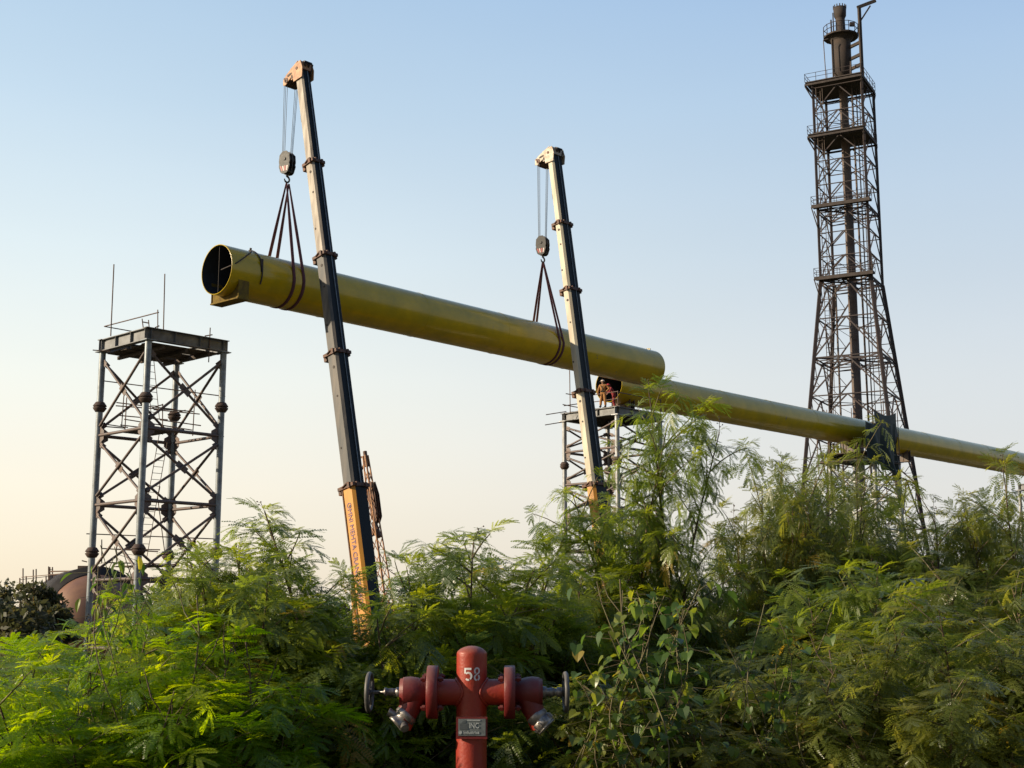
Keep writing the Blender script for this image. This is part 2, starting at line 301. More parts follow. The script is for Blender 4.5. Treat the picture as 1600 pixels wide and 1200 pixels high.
def support_tower(name, label, corner, S, zt, balls, nodes, legr, steel, brace, deck_full=True, group='pipeline support towers'):
    """braced four-leg tower. corner = the leg nearest the road"""
    C = Vector((corner[0], corner[1], SITE)) + A * S / 2 - N * S / 2
    root = empty(name, C, label, 'support tower', group)
    P = lambda a, n, z: Vector((C.x, C.y, 0)) + A * a - N * n + UP * z
    h = S / 2
    legs = [(-h, -h), (h, -h), (h, h), (-h, h)]
    for (a, n) in legs:
        g = MB(); g.tube(P(a, n, SITE), P(a, n, zt), legr, n=16); g.box(P(a, n, zt - 0.02), A * (legr * 1.7), N * (legr * 1.7), UP * 0.02)
        g.box(P(a, n, SITE + 0.1), A * 0.4, N * 0.4, UP * 0.14)
        lg = g.build('leg', steel, root, root)
        for zb in balls:
            j = MB(); j.lathe(P(a, n, zb), UP, [(-0.24, legr * .98), (-0.235, legr * 1.3), (-0.10, legr * 1.9), (-0.055, legr * 2.05), (-0.03, legr * 2.05), (-0.028, legr * 1.7), (0.028, legr * 1.7), (0.03, legr * 2.05), (0.055, legr * 2.05), (0.10, legr * 1.9), (0.235, legr * 1.3), (0.24, legr * .98)], 14)
            j.build('flange_joint', M['rust_joint'], lg, root)
    zs = [zt - 0.25] + nodes
    for k in range(4):
        a0, n0 = legs[k]; a1, n1 = legs[(k + 1) % 4]
        outn = (P((a0 + a1) / 2, (n0 + n1) / 2, 0) - P(0, 0, 0)).normalized()
        for i in range(len(zs) - 1):
            b = MB()
            za, zb = zs[i], zs[i + 1]
            top = za - (0.15 if i == 0 else 0.28); bot = zb + 0.28
            for s_ in (0, 1):
                q0 = P(a0, n0, top) if s_ == 0 else P(a1, n1, top); q1 = P(a1, n1, bot) if s_ == 0 else P(a0, n0, bot)
                off = outn * (0.05 if s_ else -0.05); d = (q1 - q0).normalized() * 0.25
                b.tube(q0 + d + off, q1 - d + off, 0.064, n=8)
                for q, sg in ((q0, 1), (q1, -1)):
                    b.box(q + d * sg * 0.9 + off * 0.2, (q1 - q0).normalized() * 0.24, outn * 0.012, ((q1 - q0).normalized().cross(outn)) * 0.12)
            mid = (P(a0, n0, (top + bot) / 2) + P(a1, n1, (top + bot) / 2)) / 2
            dd = (P(a1, n1, bot) - P(a0, n0, top)).normalized()
            b.box(mid, dd * 0.32, outn * 0.012, dd.cross(outn) * 0.15)
            b.build('cross_brace', brace, root, root)
        for z in nodes[:-1]:
            g = MB()
            g.tube(P(a0, n0, z), P(a1, n1, z), 0.08, n=8)
            for (aa, nn, bb, mm) in ((a0, n0, a1, n1), (a1, n1, a0, n0)):
                u_ = (P(bb, mm, z) - P(aa, nn, z)).normalized()
                q = P(aa, nn, z) + u_ * legr
                g.prism([q + UP * 0.42 - outn * .013, q + u_ * 0.36 + UP * 0.2 - outn * .013, q + u_ * 0.36 - UP * 0.2 - outn * .013, q - UP * 0.42 - outn * .013], outn * 0.026)
            g.build('ring_beam', brace, root, root)
    # girders on the leg tops
    H = 13.0 - zt
    for k in range(4):
        a0, n0 = legs[k]; a1, n1 = legs[(k + 1) % 4]
        g = MB(); u_ = (P(a1, n1, 0) - P(a0, n0, 0)).normalized()
        e = 0.22 if k % 2 == 0 else -0.16
        g.ibeam(P(a0, n0, zt + H / 2 + 0.002) - u_ * e, P(a1, n1, zt + H / 2 + 0.002) + u_ * e, H, 0.3, 0.035, 0.02)
        for f_ in (0.02, 0.33, 0.66, 0.98):
            c_ = P(a0, n0, zt + H / 2 + .002).lerp(P(a1, n1, zt + H / 2 + .002), f_); g.box(c_, u_ * 0.01, u_.cross(UP) * 0.14, UP * (H / 2 - 0.04))
        g.build('girder', M['girder'], root, root)
    return root, P, h

def rods(root, name, segs, r, m):
    for p, q in segs:
        if name == 'guard_rail' and p is not segs[0][0]: break
        g = MB(); g.tube(p, q, r, n=6)
        if name == 'guard_rail':
            for a_, b_ in segs[1:]: g.tube(a_, b_, r, n=6)
        g.build(name, m, root, root)
def ladder(p0, p1, side, root, m, w_=0.4, pitch=0.3, r=0.02):
    g = MB(); p0 = Vector(p0); p1 = Vector(p1); s_ = Vector(side).normalized() * w_ / 2
    g.tube(p0 - s_, p1 - s_, r, n=6); g.tube(p0 + s_, p1 + s_, r, n=6)
    L_ = (p1 - p0).length; n = int(L_ / pitch)
    for i in range(1, n): c_ = p0.lerp(p1, i / n); g.tube(c_ - s_, c_ + s_, r * 0.7, n=5, caps=False)
    return g.build('ladder', m, root, root)

# --- left tower, waiting for the lifted pipe
T1, P1, h1 = support_tower('support_tower', 'tall grey tower left of both cranes, its empty deck bare of any pipe', (-16.56, 60.0), 4.05, 12.43,
                          [9.76, 2.93], [8.40, 5.13, 1.66, -1.4, -4.4], 0.155, M['tower_steel'], M['brace_steel'])
g = MB()   # patchy deck hung under the girders
for i in range(15):
    n0 = -1.9 + i * 0.26
    a0 = -1.95 + random.uniform(0, .3); a1 = 1.95 - random.uniform(0, .5)
    if i in (5, 10): a1 = random.uniform(-.2, .6)
    g.box(P1((a0 + a1) / 2, n0, 12.36 - random.uniform(0, .05)), A * (a1 - a0) / 2, N * 0.12, UP * 0.022)
for a in (-1.2, 0, 1.2): g.bar(P1(a, -2.0, 12.22), P1(a, 2.0, 12.22), 0.12, 0.16)
g.build('deck_boards', M['deck_board'], T1, T1)
Q = lambda x, y, Y: at(x, y, Y=Y)
rods(T1, 'upright_rod', [(Q(173, 525, 62.6), Q(178, 413, 62.6))], 0.032, M['scaffold'])
rods(T1, 'upright_rod', [(Q(255, 530, 65.0), Q(257.5, 428, 65.0))], 0.032, M['scaffold'])
rods(T1, 'guard_rail', [(Q(163, 510, 62.9), Q(248, 488, 61.0)), (Q(163, 510, 62.9), Q(208, 518, 64.4)), (Q(246.5, 484, 60.9), Q(246.5, 515, 60.9)),
                        (Q(222, 498, 61.0), Q(224, 514, 61.0)), (Q(232, 500, 61.0), Q(233, 512, 61.0)), (Q(223, 503, 61.0), Q(233, 505, 61.0)),
                        (Q(328.5, 512, 62.3), Q(326, 566, 62.3)), (Q(320, 525, 62.3), Q(332, 523, 62.3)), (Q(242, 512, 60.9), Q(249, 509, 60.9))], 0.028, M['scaffold'])
rods(T1, 'scaffold_tube', [(Q(153, 594, 62.8), Q(352, 619.5, 62.9)), (Q(145, 547, 62.3), Q(172, 549, 62.3)),
    (Q(152, 661, 62.8), Q(200, 668, 63)), (Q(135, 834, 62.9), Q(335, 842, 63.0)), (Q(338, 681, 63), Q(350, 682, 63))], 0.026, M['scaffold'])
segs = []
for (x0, y0, x1, y1, Y) in [(182, 629, 275, 640, 63.5), (181, 634, 302, 643, 62.6), (185, 649, 262, 656, 64.0), (240, 640, 312, 647, 64.2), (250, 656, 314, 665, 62.8),
                            (188, 664, 290, 676, 62.3), (194, 655, 300, 672, 64.0), (262, 648, 290, 641, 64), (254, 631, 254, 679, 62.6), (305, 609, 301, 681, 63.2),
                            (194, 612, 190, 666, 63.3), (198, 621, 195, 675, 62.7), (255, 632, 238, 637, 62.5), (159, 666, 195, 669, 63),
                            (160, 857, 247, 862, 62.8), (180, 858, 250, 859, 63.6), (170, 879, 280, 882, 63.0), (159, 843, 159, 880, 63.0), (182, 850, 182, 882, 63), (294, 838, 292, 905, 63.2), (128, 876, 136, 878, 63)]:
    segs.append((Q(x0, y0, Y), Q(x1, y1, Y)))
rods(T1, 'scaffold_tube', segs, 0.028, M['scaffold'])
g = MB()
for z, w2 in ((8.62, .75), (2.3, .8)):
    for i in range(5): g.box(P1(-0.9 + i * 0.33, 0.2, z), A * 0.14, N * (1.9 * w2), UP * 0.025)
g.build('walk_boards', M['deck_board'], T1, T1)
ladder(Q(243, 655, 62.2), Q(234, 560, 62.2), A, T1, M['scaffold'], 0.42)
ladder(Q(222, 870, 62.6), Q(256, 680, 62.6), A, T1, M['scaffold'], 0.5)
rods(T1, 'scaffold_tube', [(Q(246, 775, 63), Q(257, 860, 63)), (Q(250, 760, 63), Q(247, 775, 63))], 0.025, M['scaffold'])

# --- middle tower, carries the open end of the laid pipe
T2, P2, h2 = support_tower('support_tower', 'grey tower behind the right crane boom with two workers on its deck', (6.58, 83.4), 4.4, 12.5,
                          [9.6, 2.8], [10.45, 8.35, 6.25, 4.1, 2.0, -0.2, -2.4, -4.4], 0.15, M['galv_steel'], M['brace_steel'])
def deck(P, S, root, z=13.0, m=None, gap=0.0):
    g = MB(); n = int(S / 0.26)
    for i in range(n):
        nn = -S / 2 + (i + .5) * S / n
        g.box(P(0, nn, z + 0.03 + 0.004 * (i % 2)), A * (S / 2 + random.uniform(-.05, .1)), N * (S / n / 2 - 0.006), UP * 0.022)
    return g.build('deck_boards', m or M['deck_board'], root, root)
deck(P2, 4.4, T2)
rods(T2, 'scaffold_tube', [(Q(890, 575, 85), Q(891, 645, 85)), (Q(884, 615, 85), Q(900, 618, 85)), (Q(879, 632, 85), Q(905, 637, 85)), (Q(881, 634, 85), Q(903, 631, 85)),
    (Q(853, 648, 85.5), Q(885, 643, 85.5)), (Q(851.5, 664, 85.5), Q(882, 659, 85.5))], 0.03, M['scaffold'])
zr = 13.0
rl = []
cF = P2(-h2, -h2 - .12, zr)
for (a, n) in ((-h2, -h2 - .1), (h2, -h2 - .1), (-h2, 0)): rl.append((P2(a, n, zr - .5 if a > 0 else zr), P2(a, n, zr + 1.0)))
rl += [(P2(-h2, -h2 - .1, zr + .9), P2(h2, -h2 - .1, zr + .9)), (P2(-h2, -h2 - .1, zr + .95), P2(-h2, h2 * .2, zr + .95)), (P2(-h2, -h2 - .1, zr + .5), P2(-h2, 0, zr + .5))]
rods(T2, 'guard_rail', rl, 0.028, M['scaffold'])

# --- third tower, under the tarpaulin wrapped joint
T3, P3, h3 = support_tower('support_tower', 'pale grey tower hung with dark green tarpaulin, in front of the lattice flare tower', (28.9, 106.67), 4.0, 12.45,
                          [9.5, 2.8], [9.4, 6.9, 4.2, 1.6, -1.2, -4.4], 0.17, M['galv_steel'], M['galv_steel'])
deck(P3, 4.0, T3)
g = MB()
for i, zz in enumerate((13.15, 12.55)):
    g.box(P3(-h3 - .9, 0.0, zz - .3), A * 0.9, N * 2.2, UP * 0.04)
for i in range(6): g.box(P3(-h3 - 1.2 + i * .3, 1.2 + .25 * (i % 2), 12.9 - .1 * (i % 3)), A * 0.11, N * 0.03, UP * (0.95 + .1 * (i % 2)))
g.build('scaffold_boards', M['deck_board'], T3, T3)
rods(T3, 'scaffold_tube', [(P3(-h3 - 1.7, -2, 12.3), P3(h3, -2.2, 12.3)), (P3(-h3 - 1.7, 2, 12.3), P3(h3, 2.2, 12.3)), (P3(-h3 - 1.7, 2.1, 11.4), P3(-h3 - 1.7, 2.1, 16.6)),
    (P3(-h3, 2.1, 12), P3(-h3, 2.1, 16.8)), (P3(h3, 2.1, 12), P3(h3, 2.1, 17.4)), (P3(-.3, -2.1, 12.4), P3(-.3, -2.1, 17.4)), (P3(h3, -2.1, 12.4), P3(h3, -2.1, 17.6)),
    (P3(-h3 - 1.8, 2.1, 16.3), P3(h3, 2.1, 16.3)), (P3(-.5, -2.15, 17.2), P3(h3 + .3, -2.15, 17.2))], 0.035, M['scaffold'])
T4, P4, h4 = support_tower('support_tower', 'pale grey tower at the right edge of the photo, half hidden by drooping branches', (53.6, 131.4), 4.0, 12.45,
                          [9.5, 2.8], [9.4, 6.9, 4.2, 1.6, -1.2, -4.4], 0.17, M['galv_steel'], M['galv_steel'])
deck(P4, 4.0, T4)

# ------------------------------------------------------------------ the yellow pipes
RP = 1.125
def pipe(name, label, o, L_, r=RP, wall=0.03, saddles=()):
    root = empty(name, Vector((o.x, o.y, o.z)), label, 'pipe')
    g = MB(); seg = [0.0, 0.03] + [k * 2.5 for k in range(1, int(L_ / 2.5))] + [L_ - 0.03, L_]
    prof = [(0, r - wall), (0.0, r)]
    for t in seg[1:-1]: prof += [(t, r)]
    prof += [(L_, r), (L_, r - wall)]
    g.lathe(o, A, prof, 72)
    g.build('pipe_wall', M['yellow_pipe'], root, root)
    gi = MB(); gi.lathe(o, A, [(L_ , r - wall), (0, r - wall)], 48); gi.build('pipe_lining', M['pipe_inner'], root, root)
    g = MB()     # weld seams
    for k in range(1, int(L_ / 6)):
        t = k * 6.0; g.lathe(o + A * t, A, [(-0.02, r + .0005), (0, r + 0.014), (0.02, r + .0005)], 72)
    g.build('weld_seam', M['yellow_pipe'], root, root)
    return root
ax0 = Vector((P2(0, 0, 0).x, P2(0, 0, 0).y, 14.87))
def along(px, z=14.87):
    """point of the laid pipe's axis seen at photo column px"""
    u = at(px, 690, Y=1.0).x; t = (u * ax0.y - ax0.x) / (A.x - u * A.y); return ax0 + A * t, t
_, tA = along(1350); _, tB = along(1384)
pA = pipe('laid_pipe', 'long yellow pipe resting on the towers, its open end behind the two workers', ax0 - A * 0.3, tA + .3)
pB = pipe('laid_pipe', 'yellow pipe running from the green tarpaulin off to the right edge of the photo', ax0 + A * tB, 62)
j = MB(); j.lathe(ax0, A, [(tA - .5, RP - 0.06), (tA + 1.0, RP - 0.06), (tA + 1.0, RP - .02), (tB + .1, RP - .06)], 48)
jj = j.build('pipe_joint', M['bare_steel'], loc=ax0 + A * tA); tag(jj, 'dark unpainted pipe joint between two yellow pipes, beside the green tarpaulin', 'pipe joint')
def saddle(root, o, t, z0, hw=0.85, m='bare_steel'):
    c = Vector((o.x, o.y, 0)) + A * t; zc = o.z; zb = z0
    g = MB(); g.box(c + UP * (zb + .03), A * 0.30, N * hw, UP * 0.03)
    for s_ in (-.22, .22):
        pts = []
        for k in range(0, 13):
            n_ = -0.75 + 1.5 * k / 12; pts.append(c + A * (s_) + N * n_ + UP * (zc - math.sqrt((RP + .002) ** 2 - n_ * n_)))
        pts += [c + A * s_ + N * .75 + UP * (zb + .06), c + A * s_ - N * .75 + UP * (zb + .06)]
        g.prism(pts, A * 0.025)
    for n_ in (-0.8, -0.3, 0.3):
        g.box(c + N * n_ + UP * (zb + .06 + (zc - math.sqrt(RP ** 2 - n_ * n_) - zb - .06) / 2), A * 0.26, N * 0.012, UP * ((zc - math.sqrt(RP ** 2 - n_ * n_) - zb - .06) / 2))
    return g.build('saddle', M[m], root, root)
for t in (1.2, tA - 2.2): saddle(pA, ax0, t, 13.03)
for t in (2.6, 34.5): saddle(pB, ax0 + A * tB, t, 13.03)

# lifted pipe
lo = at(338.5, 421, Z=15.02); le = at(1016, 576, Z=15.02)
LA = Vector((le.x - lo.x, le.y - lo.y, 0)); LL = LA.length
A_save, N_save = A.copy(), N.copy()
A = LA.normalized(); N = Vector((A.y, -A.x, 0))
lp = pipe('lifted_pipe', 'long yellow pipe hanging in slings from two cranes, its open mouth to the left', lo, LL)
g = MB(); c = Vector((lo.x, lo.y, 0)) + A * 0.75
zb = lo.z - RP - 0.22
g.box(c + UP * zb, A * 0.32, N * 1.0, UP * 0.03)
for s_ in (-.24, .20):
    pts = [c + A * s_ + N * (-1.0 + 2.0 * k / 12 if False else -0.92 + 1.84 * k / 12) + UP * (lo.z - math.sqrt(max(0.0, (RP + .002) ** 2 - (-0.92 + 1.84 * k / 12) ** 2))) for k in range(13)]
    pts += [c + A * s_ + N * .92 + UP * (zb + .03), c + A * s_ - N * .92 + UP * (zb + .03)]
    g.prism(pts, A * 0.03)
g.box(c + N * 0.98 + UP * (zb + .5), A * 0.28, N * 0.015, UP * 0.47)
g.box(c - N * 0.98 + UP * (zb + .5), A * 0.28, N * 0.015, UP * 0.47)
for n_ in (-.5, 0, .5): g.box(c + N * n_ + UP * (zb + .12), A * 0.22, N * 0.01, UP * 0.09)
g.build('saddle', M['saddle_paint'], lp, lp)
g = MB(); o2 = lo + A * .12
g.tube(o2 - UP * (RP - .04), o2 + UP * (RP - .04), 0.014, n=8); g.tube(o2 + A * .05 + N * .1, o2 + A * .05 + N * (RP - .04) + UP * .1, 0.025, n=8)
g.build('inner_brace', M['boot'], lp, lp)
g = MB()
def onpipe(t, ang, r=RP + .03): return lo + A * t + N * (r * math.sin(ang)) + UP * (r * math.cos(ang))
cab = [onpipe(1.55, R(10))] + [onpipe(1.55 - 1.3 * k / 10 , R(20 + 62 * (k / 10) ** .8), RP + .04) for k in range(1, 11)] + [lo + N * (RP - .1) + UP * -.02]
g.path(cab, 0.03); g.path([onpipe(1.6, R(8 + k * 10), RP + .04) for k in range(12)], 0.032)
g.tube(onpipe(1.6, R(12), RP), onpipe(1.6, R(12), RP + .16), 0.05); g.box(onpipe(1.6, R(75), RP + .02), A * 0.07, UP * 0.3, N * .02)
g.build('hanging_cable', M['boot'], lp, lp)
g = MB()
for k in range(4): g.box(onpipe(LL - .3, R(-8 + 6 * k), RP + .04), A * 0.05, N * 0.03, UP * 0.05)
g.build('lifting_lug', M['yellow_pipe'], lp, lp)
LAx, LNx = A.copy(), N.copy(); A, N = A_save, N_save

# tarpaulins on the third tower
def tarp(label, top0, top1, h0, h1, depth, seed, folds=7):
    r_ = random.Random(seed); nx_, nz_ = 26, 14; vs = []
    ph = [r_.uniform(0, 6.28) for _ in range(6)]; nrm = (Vector(top1) - Vector(top0)).cross(UP).normalized()
    for kz in range(nz_ + 1):
        for kx in range(nx_ + 1):
            u = kx / nx_; v = kz / nz_; hh = h0 + (h1 - h0) * u + 0.35 * math.sin(u * 9 + ph[0]) + 0.2 * math.sin(u * 23 + ph[3])
            amp = depth * (0.15 + 0.85 * v)
            y_ = amp * (math.sin(u * folds * 2 + ph[1] + v * 1.5) * .6 + math.sin(u * folds * 4.3 + ph[2] - v) * .3)
            p = Vector(top0).lerp(Vector(top1), u) - UP * hh * v + nrm * y_ - UP * (0.35 * math.sin(u * math.pi) * (1 - v)) + (Vector(top1) - Vector(top0)) * (0.10 * v * v)
            vs.append(p)
    m_ = nx_ + 1
    fs = [(b * m_ + a, b * m_ + a + 1, (b + 1) * m_ + a + 1, (b + 1) * m_ + a) for b in range(nz_) for a in range(nx_)]
    g = MB(); g.add(vs, fs, 0, True); g.add([p + nrm * 0.012 for p in vs], [tuple(reversed(f)) for f in fs], 0, True)
    o = g.build('tarpaulin', M['tarp'], loc=Vector(top0)); return tag(o, label, 'tarpaulin')
t3f = 104.2
tarp('large dark green tarpaulin hanging in folds over the pipe joint', at(1352, 657, Y=103.6), at(1399, 662, Y=108.8), 2.9, 4.7, 0.7, 3)
tarp('sagging dark green tarpaulin strip stretched above the pipe joint', at(1366, 640, Y=105.2), at(1400, 645, Y=110.5), 1.7, 2.0, 0.15, 5, 3)
tarp('small dark tarpaulin strip behind the top of the yellow pipe', at(1290, 651, Y=108), at(1327, 660, Y=110), .55, .55, 0.1, 9, 3)
for m_ in [o for o in col.objects if o.name.startswith('tarpaulin')]: pass

# ------------------------------------------------------------------ cranes
def crane(label, tip, base_eye, spans, tot, boomcols, headcol, hook_px, seed, hf=.75, wf_=.70, group='telescopic cranes lifting the yellow pipe'):
    """tip, base_eye: boom axis points; spans: fractions of the boom where sections change (tip first)"""
    axis = (tip - base_eye).normalized(); k = (tip.z - (-2.2)) / axis.z; foot = tip - axis * k
    L_ = k
    root = empty('mobile_crane', (foot.x, foot.y, SITE), label, 'crane', group)
    lat = A.copy(); topn = axis.cross(lat).normalized()
    if topn.dot(N) < 0: topn = -topn
    cuts = [0] + spans + [L_]
    names = []
    def section(d0, d1, wd, m, name='boom_section', yellow=False):
        hs, wt = wd * hf, wd * wf_; ch = wd * .10
        def ring(d):
            c = tip - axis * d; o_ = []
            for (a_, b_) in ((-wt / 2, -hs / 2 + ch * 1.6), (-wt / 2, hs / 2 - ch), (-wt / 2 + ch, hs / 2), (wt / 2 - ch, hs / 2), (wt / 2, hs / 2 - ch), (wt / 2, -hs / 2 + ch * 1.6), (wt / 2 - ch * 2, -hs / 2), (-wt / 2 + ch * 2, -hs / 2)):
                o_.append(c + lat * a_ + topn * b_)
            return o_
        g = MB(); r0, r1 = ring(d0), ring(d1); n = 8
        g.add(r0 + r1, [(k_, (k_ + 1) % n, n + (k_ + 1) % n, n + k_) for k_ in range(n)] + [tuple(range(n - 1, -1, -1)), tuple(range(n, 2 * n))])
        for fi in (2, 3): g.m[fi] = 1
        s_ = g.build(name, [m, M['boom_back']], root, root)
        return s_, hs, wt
    secs = []
    for i in range(len(cuts) - 1):
        wd = tot[i]; m = boomcols[i]
        s_, hs, wt = section(cuts[i], cuts[i + 1] + (0.6 if i < len(cuts) - 2 else 0), wd, m)
        secs.append((s_, hs, wt))
        if i > 0:   # collar at the top of this section
            c = tip - axis * (cuts[i] + .05); g = MB(); e = 0.07
            g.box(c, lat * (wt / 2 + e), topn * .03, axis * .10) if False else None
            for sg in (-1, 1):
                g.box(c + topn * sg * (hs / 2 + e / 2), lat * (wt / 2 + e), topn * e / 2, axis * .07)
                g.box(c + lat * sg * (wt / 2 + e / 2), topn * (hs / 2 - .002), lat * e / 2, axis * .07)
                g.box(c + lat * sg * (wt / 2 + e) + topn * (hs * .3), topn * .07, lat * .06, axis * .12)
                g.box(c + lat * sg * (wt * .3) + topn * (hs / 2 + e), topn * .05, lat * .05, axis * .10)
            g.box(c - topn * (hs / 2 + .1) - axis * .05, lat * (wt * .42), topn * .09, axis * .16)
            g.tube(c + lat * -(wt / 2 + .1) - topn * hs * .2, c + lat * -(wt / 2 + .1) + topn * hs * .25 + axis * .12, 0.035, n=6)
            g.build('collar', M['collar'], s_, root)
        # pin holes and wear pads on the lateral face
        if i > 0:
            g = MB()
            for f_ in (0.12, 0.34, 0.72):
                d = cuts[i] + (cuts[i + 1] - cuts[i]) * f_; c = tip - axis * d - lat * (wt / 2 + .002) + topn * (hs * (.12 if f_ < .5 else -.1))
                g.tube(c, c - lat * .012, 0.05 + .02 * (f_ < .2), n=10)
            g.build('pin_hole', M['boot'], s_, root)
    # guide rail / hydraulic line down the back face
    g = MB(); hsT = secs[0][1]
    g.bar(tip + topn * (hsT / 2 + .02) + lat * .05, tip - axis * (spans[-1]) + topn * (secs[-2][1] / 2 + .05) + lat * .05, .03, .03)
    g.build('boom_line', M['tower_steel'], root, root)
    # head
    hs, wt = secs[0][1], secs[0][2]; hg = MB()
    for sg in (-1, 1):
        c = tip + lat * sg * (wt / 2 + .04)
        pts = [c + topn * (hs / 2 + .05) - axis * .55, c + topn * (hs / 2 + .16) - axis * .1, c + topn * (hs / 2 + .08) + axis * .32, c - topn * .1 + axis * .30, c - topn * (hs / 2 + .35) + axis * .12,
               c - topn * (hs / 2 + .72) + axis * .02, c - topn * (hs / 2 + .80) - axis * .30, c - topn * (hs / 2 + .45) - axis * .42, c - topn * (hs / 2 + .02) - axis * .32, c - topn * (hs / 2) - axis * .5]
        hg.prism(pts[:4] + [c - topn * (hs / 2 + .12) + axis * .26, c - topn * (hs / 2 + .16) - axis * .34] + pts[8:], lat * sg * 0.04)
        hg.prism([c - topn * (hs / 2 + .10) + axis * .02, c - topn * (hs / 2 + .14) + axis * .22, pts[5], pts[6] + topn * .02, c - topn * (hs / 2 + .62) - axis * .36, c - topn * (hs / 2 + .14) - axis * .16], lat * sg * 0.036)
        hg.bar(c - topn * (hs / 2 + .5) + axis * .1 + lat * sg * .02, c + axis * .38 + topn * hs * .3 + lat * sg * .02, .035)
    hg.box(tip + topn * (hs / 2 + .02) + axis * .1, lat * (wt / 2 + .03), topn * .05, axis * .2)
    hg.box(tip - topn * .02 - axis * .0, lat * (wt / 2 + .03), topn * (hs / 2 - .05), axis * .03)
    hg.box(tip - topn * (hs / 2 + .5) - axis * .12, lat * (wt / 2 + .03), topn * .03, axis * .05)
    head = hg.build('boom_head', headcol, root, root)
    for ca, cb, cr_ in ((.50, .16, .13), (.12, -.05, .08), (.62, .02, .05)):
        g = MB(); c = tip - lat * (wt / 2 + .08) - topn * (hs / 2 + ca) - axis * cb if ca > .2 else tip - lat * (wt / 2 + .08) + topn * (hs / 2 - ca * 2) + axis * .05
        g.tube(c, c - lat * .02, cr_, n=14); g.build('pin_plate', M['collar'], head, root)
    g = MB(); c = tip - lat * (wt / 2 + .085) - topn * (hs / 2 + .22) + axis * .0
    g.box(c, lat * .006, topn * .16, axis * .05); g.box(c - axis * .2 + topn * .15, lat * .006, topn * .05, axis * .09); g.build('head_slot', M['boot'], head, root)
    g = MB()
    hc = tip - topn * (hs / 2 + .55) - axis * .16
    for q in (-.22, -.08, .08, .22):
        g = MB(); g.lathe(hc + lat * q, lat, [(-.035, .10), (-.035, .26), (-.01, .23), (.01, .23), (.035, .26), (.035, .10)], 20); g.build('sheave', M['rust_joint'], head, root)
    g = MB()
    g.tube(hc - lat * (wt / 2 + .12), hc + lat * (wt / 2 + .12), .05, n=10); g.build('sheave_pin', M['rust_joint'], head, root)
    tc_ = tip + topn * (hs / 2 + .02) + axis * .2
    for q in (-.1, .1): g = MB(); g.lathe(tc_ + lat * q, lat, [(-.03, .05), (-.03, .17), (0, .15), (.03, .17), (.03, .05)], 18); g.build('sheave', M['rust_joint'], head, root)
    g = MB(); g.box(tip + topn * (hs / 2 + .22) + axis * .22, lat * .22, topn * .03, axis * .03); g.bar(tip + topn * (hs / 2 + .05) + axis * .3 + lat * .2, tip + topn * (hs / 2 + .3) + axis * .1 + lat * .2, .04)
    g.bar(hc - lat * .3 + axis * .25, tip + axis * .42 - lat * .25, .02); g.bar(tip + topn * (hs / 2 + .3) + axis * .1 + lat * .2, tip + topn * (hs / 2 + .05) - axis * .3 + lat * .2, .04)
    g.build('head_bracket', M['black_block'], head, root)
    # hoist ropes and hook block
    hk = Vector(hook_px); top = Vector((hk.x, hk.y, hk.z + .45))
    g = MB()
    dirs = LAx * 0 + lat
    for q in (-.28, -.2, -.11, .12, .20, .27):
        a_ = hc + lat * q * 1.1 - axis * .05 - topn * (.18 if q < 0 else -.1); b_ = top + lat * q * .75 - topn * (.12 if q < 0 else -.1)
        g.tube(a_, b_, 0.013, n=5)
    g.tube(tip - topn * (hs / 2 + .05) - axis * .45, tip - topn * (hs / 2 + .14) - axis * 2.2 , 0.02, n=5)
    g.tube(tip - topn * (hs / 2 + .14) - axis * 2.2, tip - topn * (hs / 2 + .14) - axis * 2.5, 0.05, n=8)
    g.build('hoist_rope', M['rope'], root, root)
    bx, bz = (lat * .23 + N * .96).normalized(), UP
    by = bx.cross(bz).normalized()
    blk = MB()
    for q in (-.23, -.02, .19):
        c = hk + by * q
        pts = [c + bx * x_ + UP * z_ for x_, z_ in ((-.12, .56), (.12, .56), (.29, .38), (.32, .05), (.29, -.05), (.32, -.15), (.22, -.44), (.12, -.52), (-.12, -.52), (-.22, -.44), (-.32, -.15), (-.29, -.05), (-.32, .05), (-.29, .38))]
        blk.prism(pts, by * .045)
    for q in (-.11, .10): blk.lathe(hk + UP * .18 + by * q, by, [(-.08, .05), (-.08, .30), (0, .27), (.08, .30), (.08, .05)], 20)
    blk.box(hk - UP * .3, bx * .2, by * .18, UP * .14)
    blk.tube(hk + UP * .18 - by * .27, hk + UP * .18 + by * .27, .08, n=12); blk.tube(hk - UP * .4 - by * .2, hk - UP * .4 + by * .2, .09, n=10)
    bo = blk.build('hook_block', M['black_block'], root, root)
    for sg in (-1, 1):
        g = MB(); c = hk + by * (.236 if sg > 0 else -.231)
        for k_ in range(4):
            x0 = -.24 + k_ * .13; g.prism([c + bx * x0 - UP * .16, c + bx * (x0 + .075) - UP * .16, c + bx * (x0 * .7 + .055 + .03) - UP * .40, c + bx * (x0 * .7 + .03) - UP * .40], by * sg * .004, 0 if k_ % 2 == 0 else 1)
        g.build('warning_stripe', [M['red_stripe'], M['white_stripe']], bo, root)
    g = MB(); hp = [hk - UP * .45, hk - UP * .62] + [hk - UP * (.76 - .14 * math.cos(t)) + lat * (.14 * math.sin(t)) for t in [R(x) for x in range(20, 300, 28)]]
    g.path(hp, [.05, .05] + [.045] * 8 + [.03] * (len(hp) - 10), n=8); g.build('hook', M['black_block'], bo, root)
    # carrier and turntable standing behind the shrubs
    fx = N * 1.0; c0 = Vector((foot.x, foot.y, SITE)); cab = MB()
    fw = A if seed == 1 else A   # carrier lies along the pipeline
    Z = lambda z: UP * z
    g = MB(); g.box(c0 - fw * 1.5 + Z(1.15), fw * 6.0, N * 1.2, UP * .22); g.box(c0 - fw * 1.5 + Z(.85), fw * 5.6, N * .5, UP * .1)
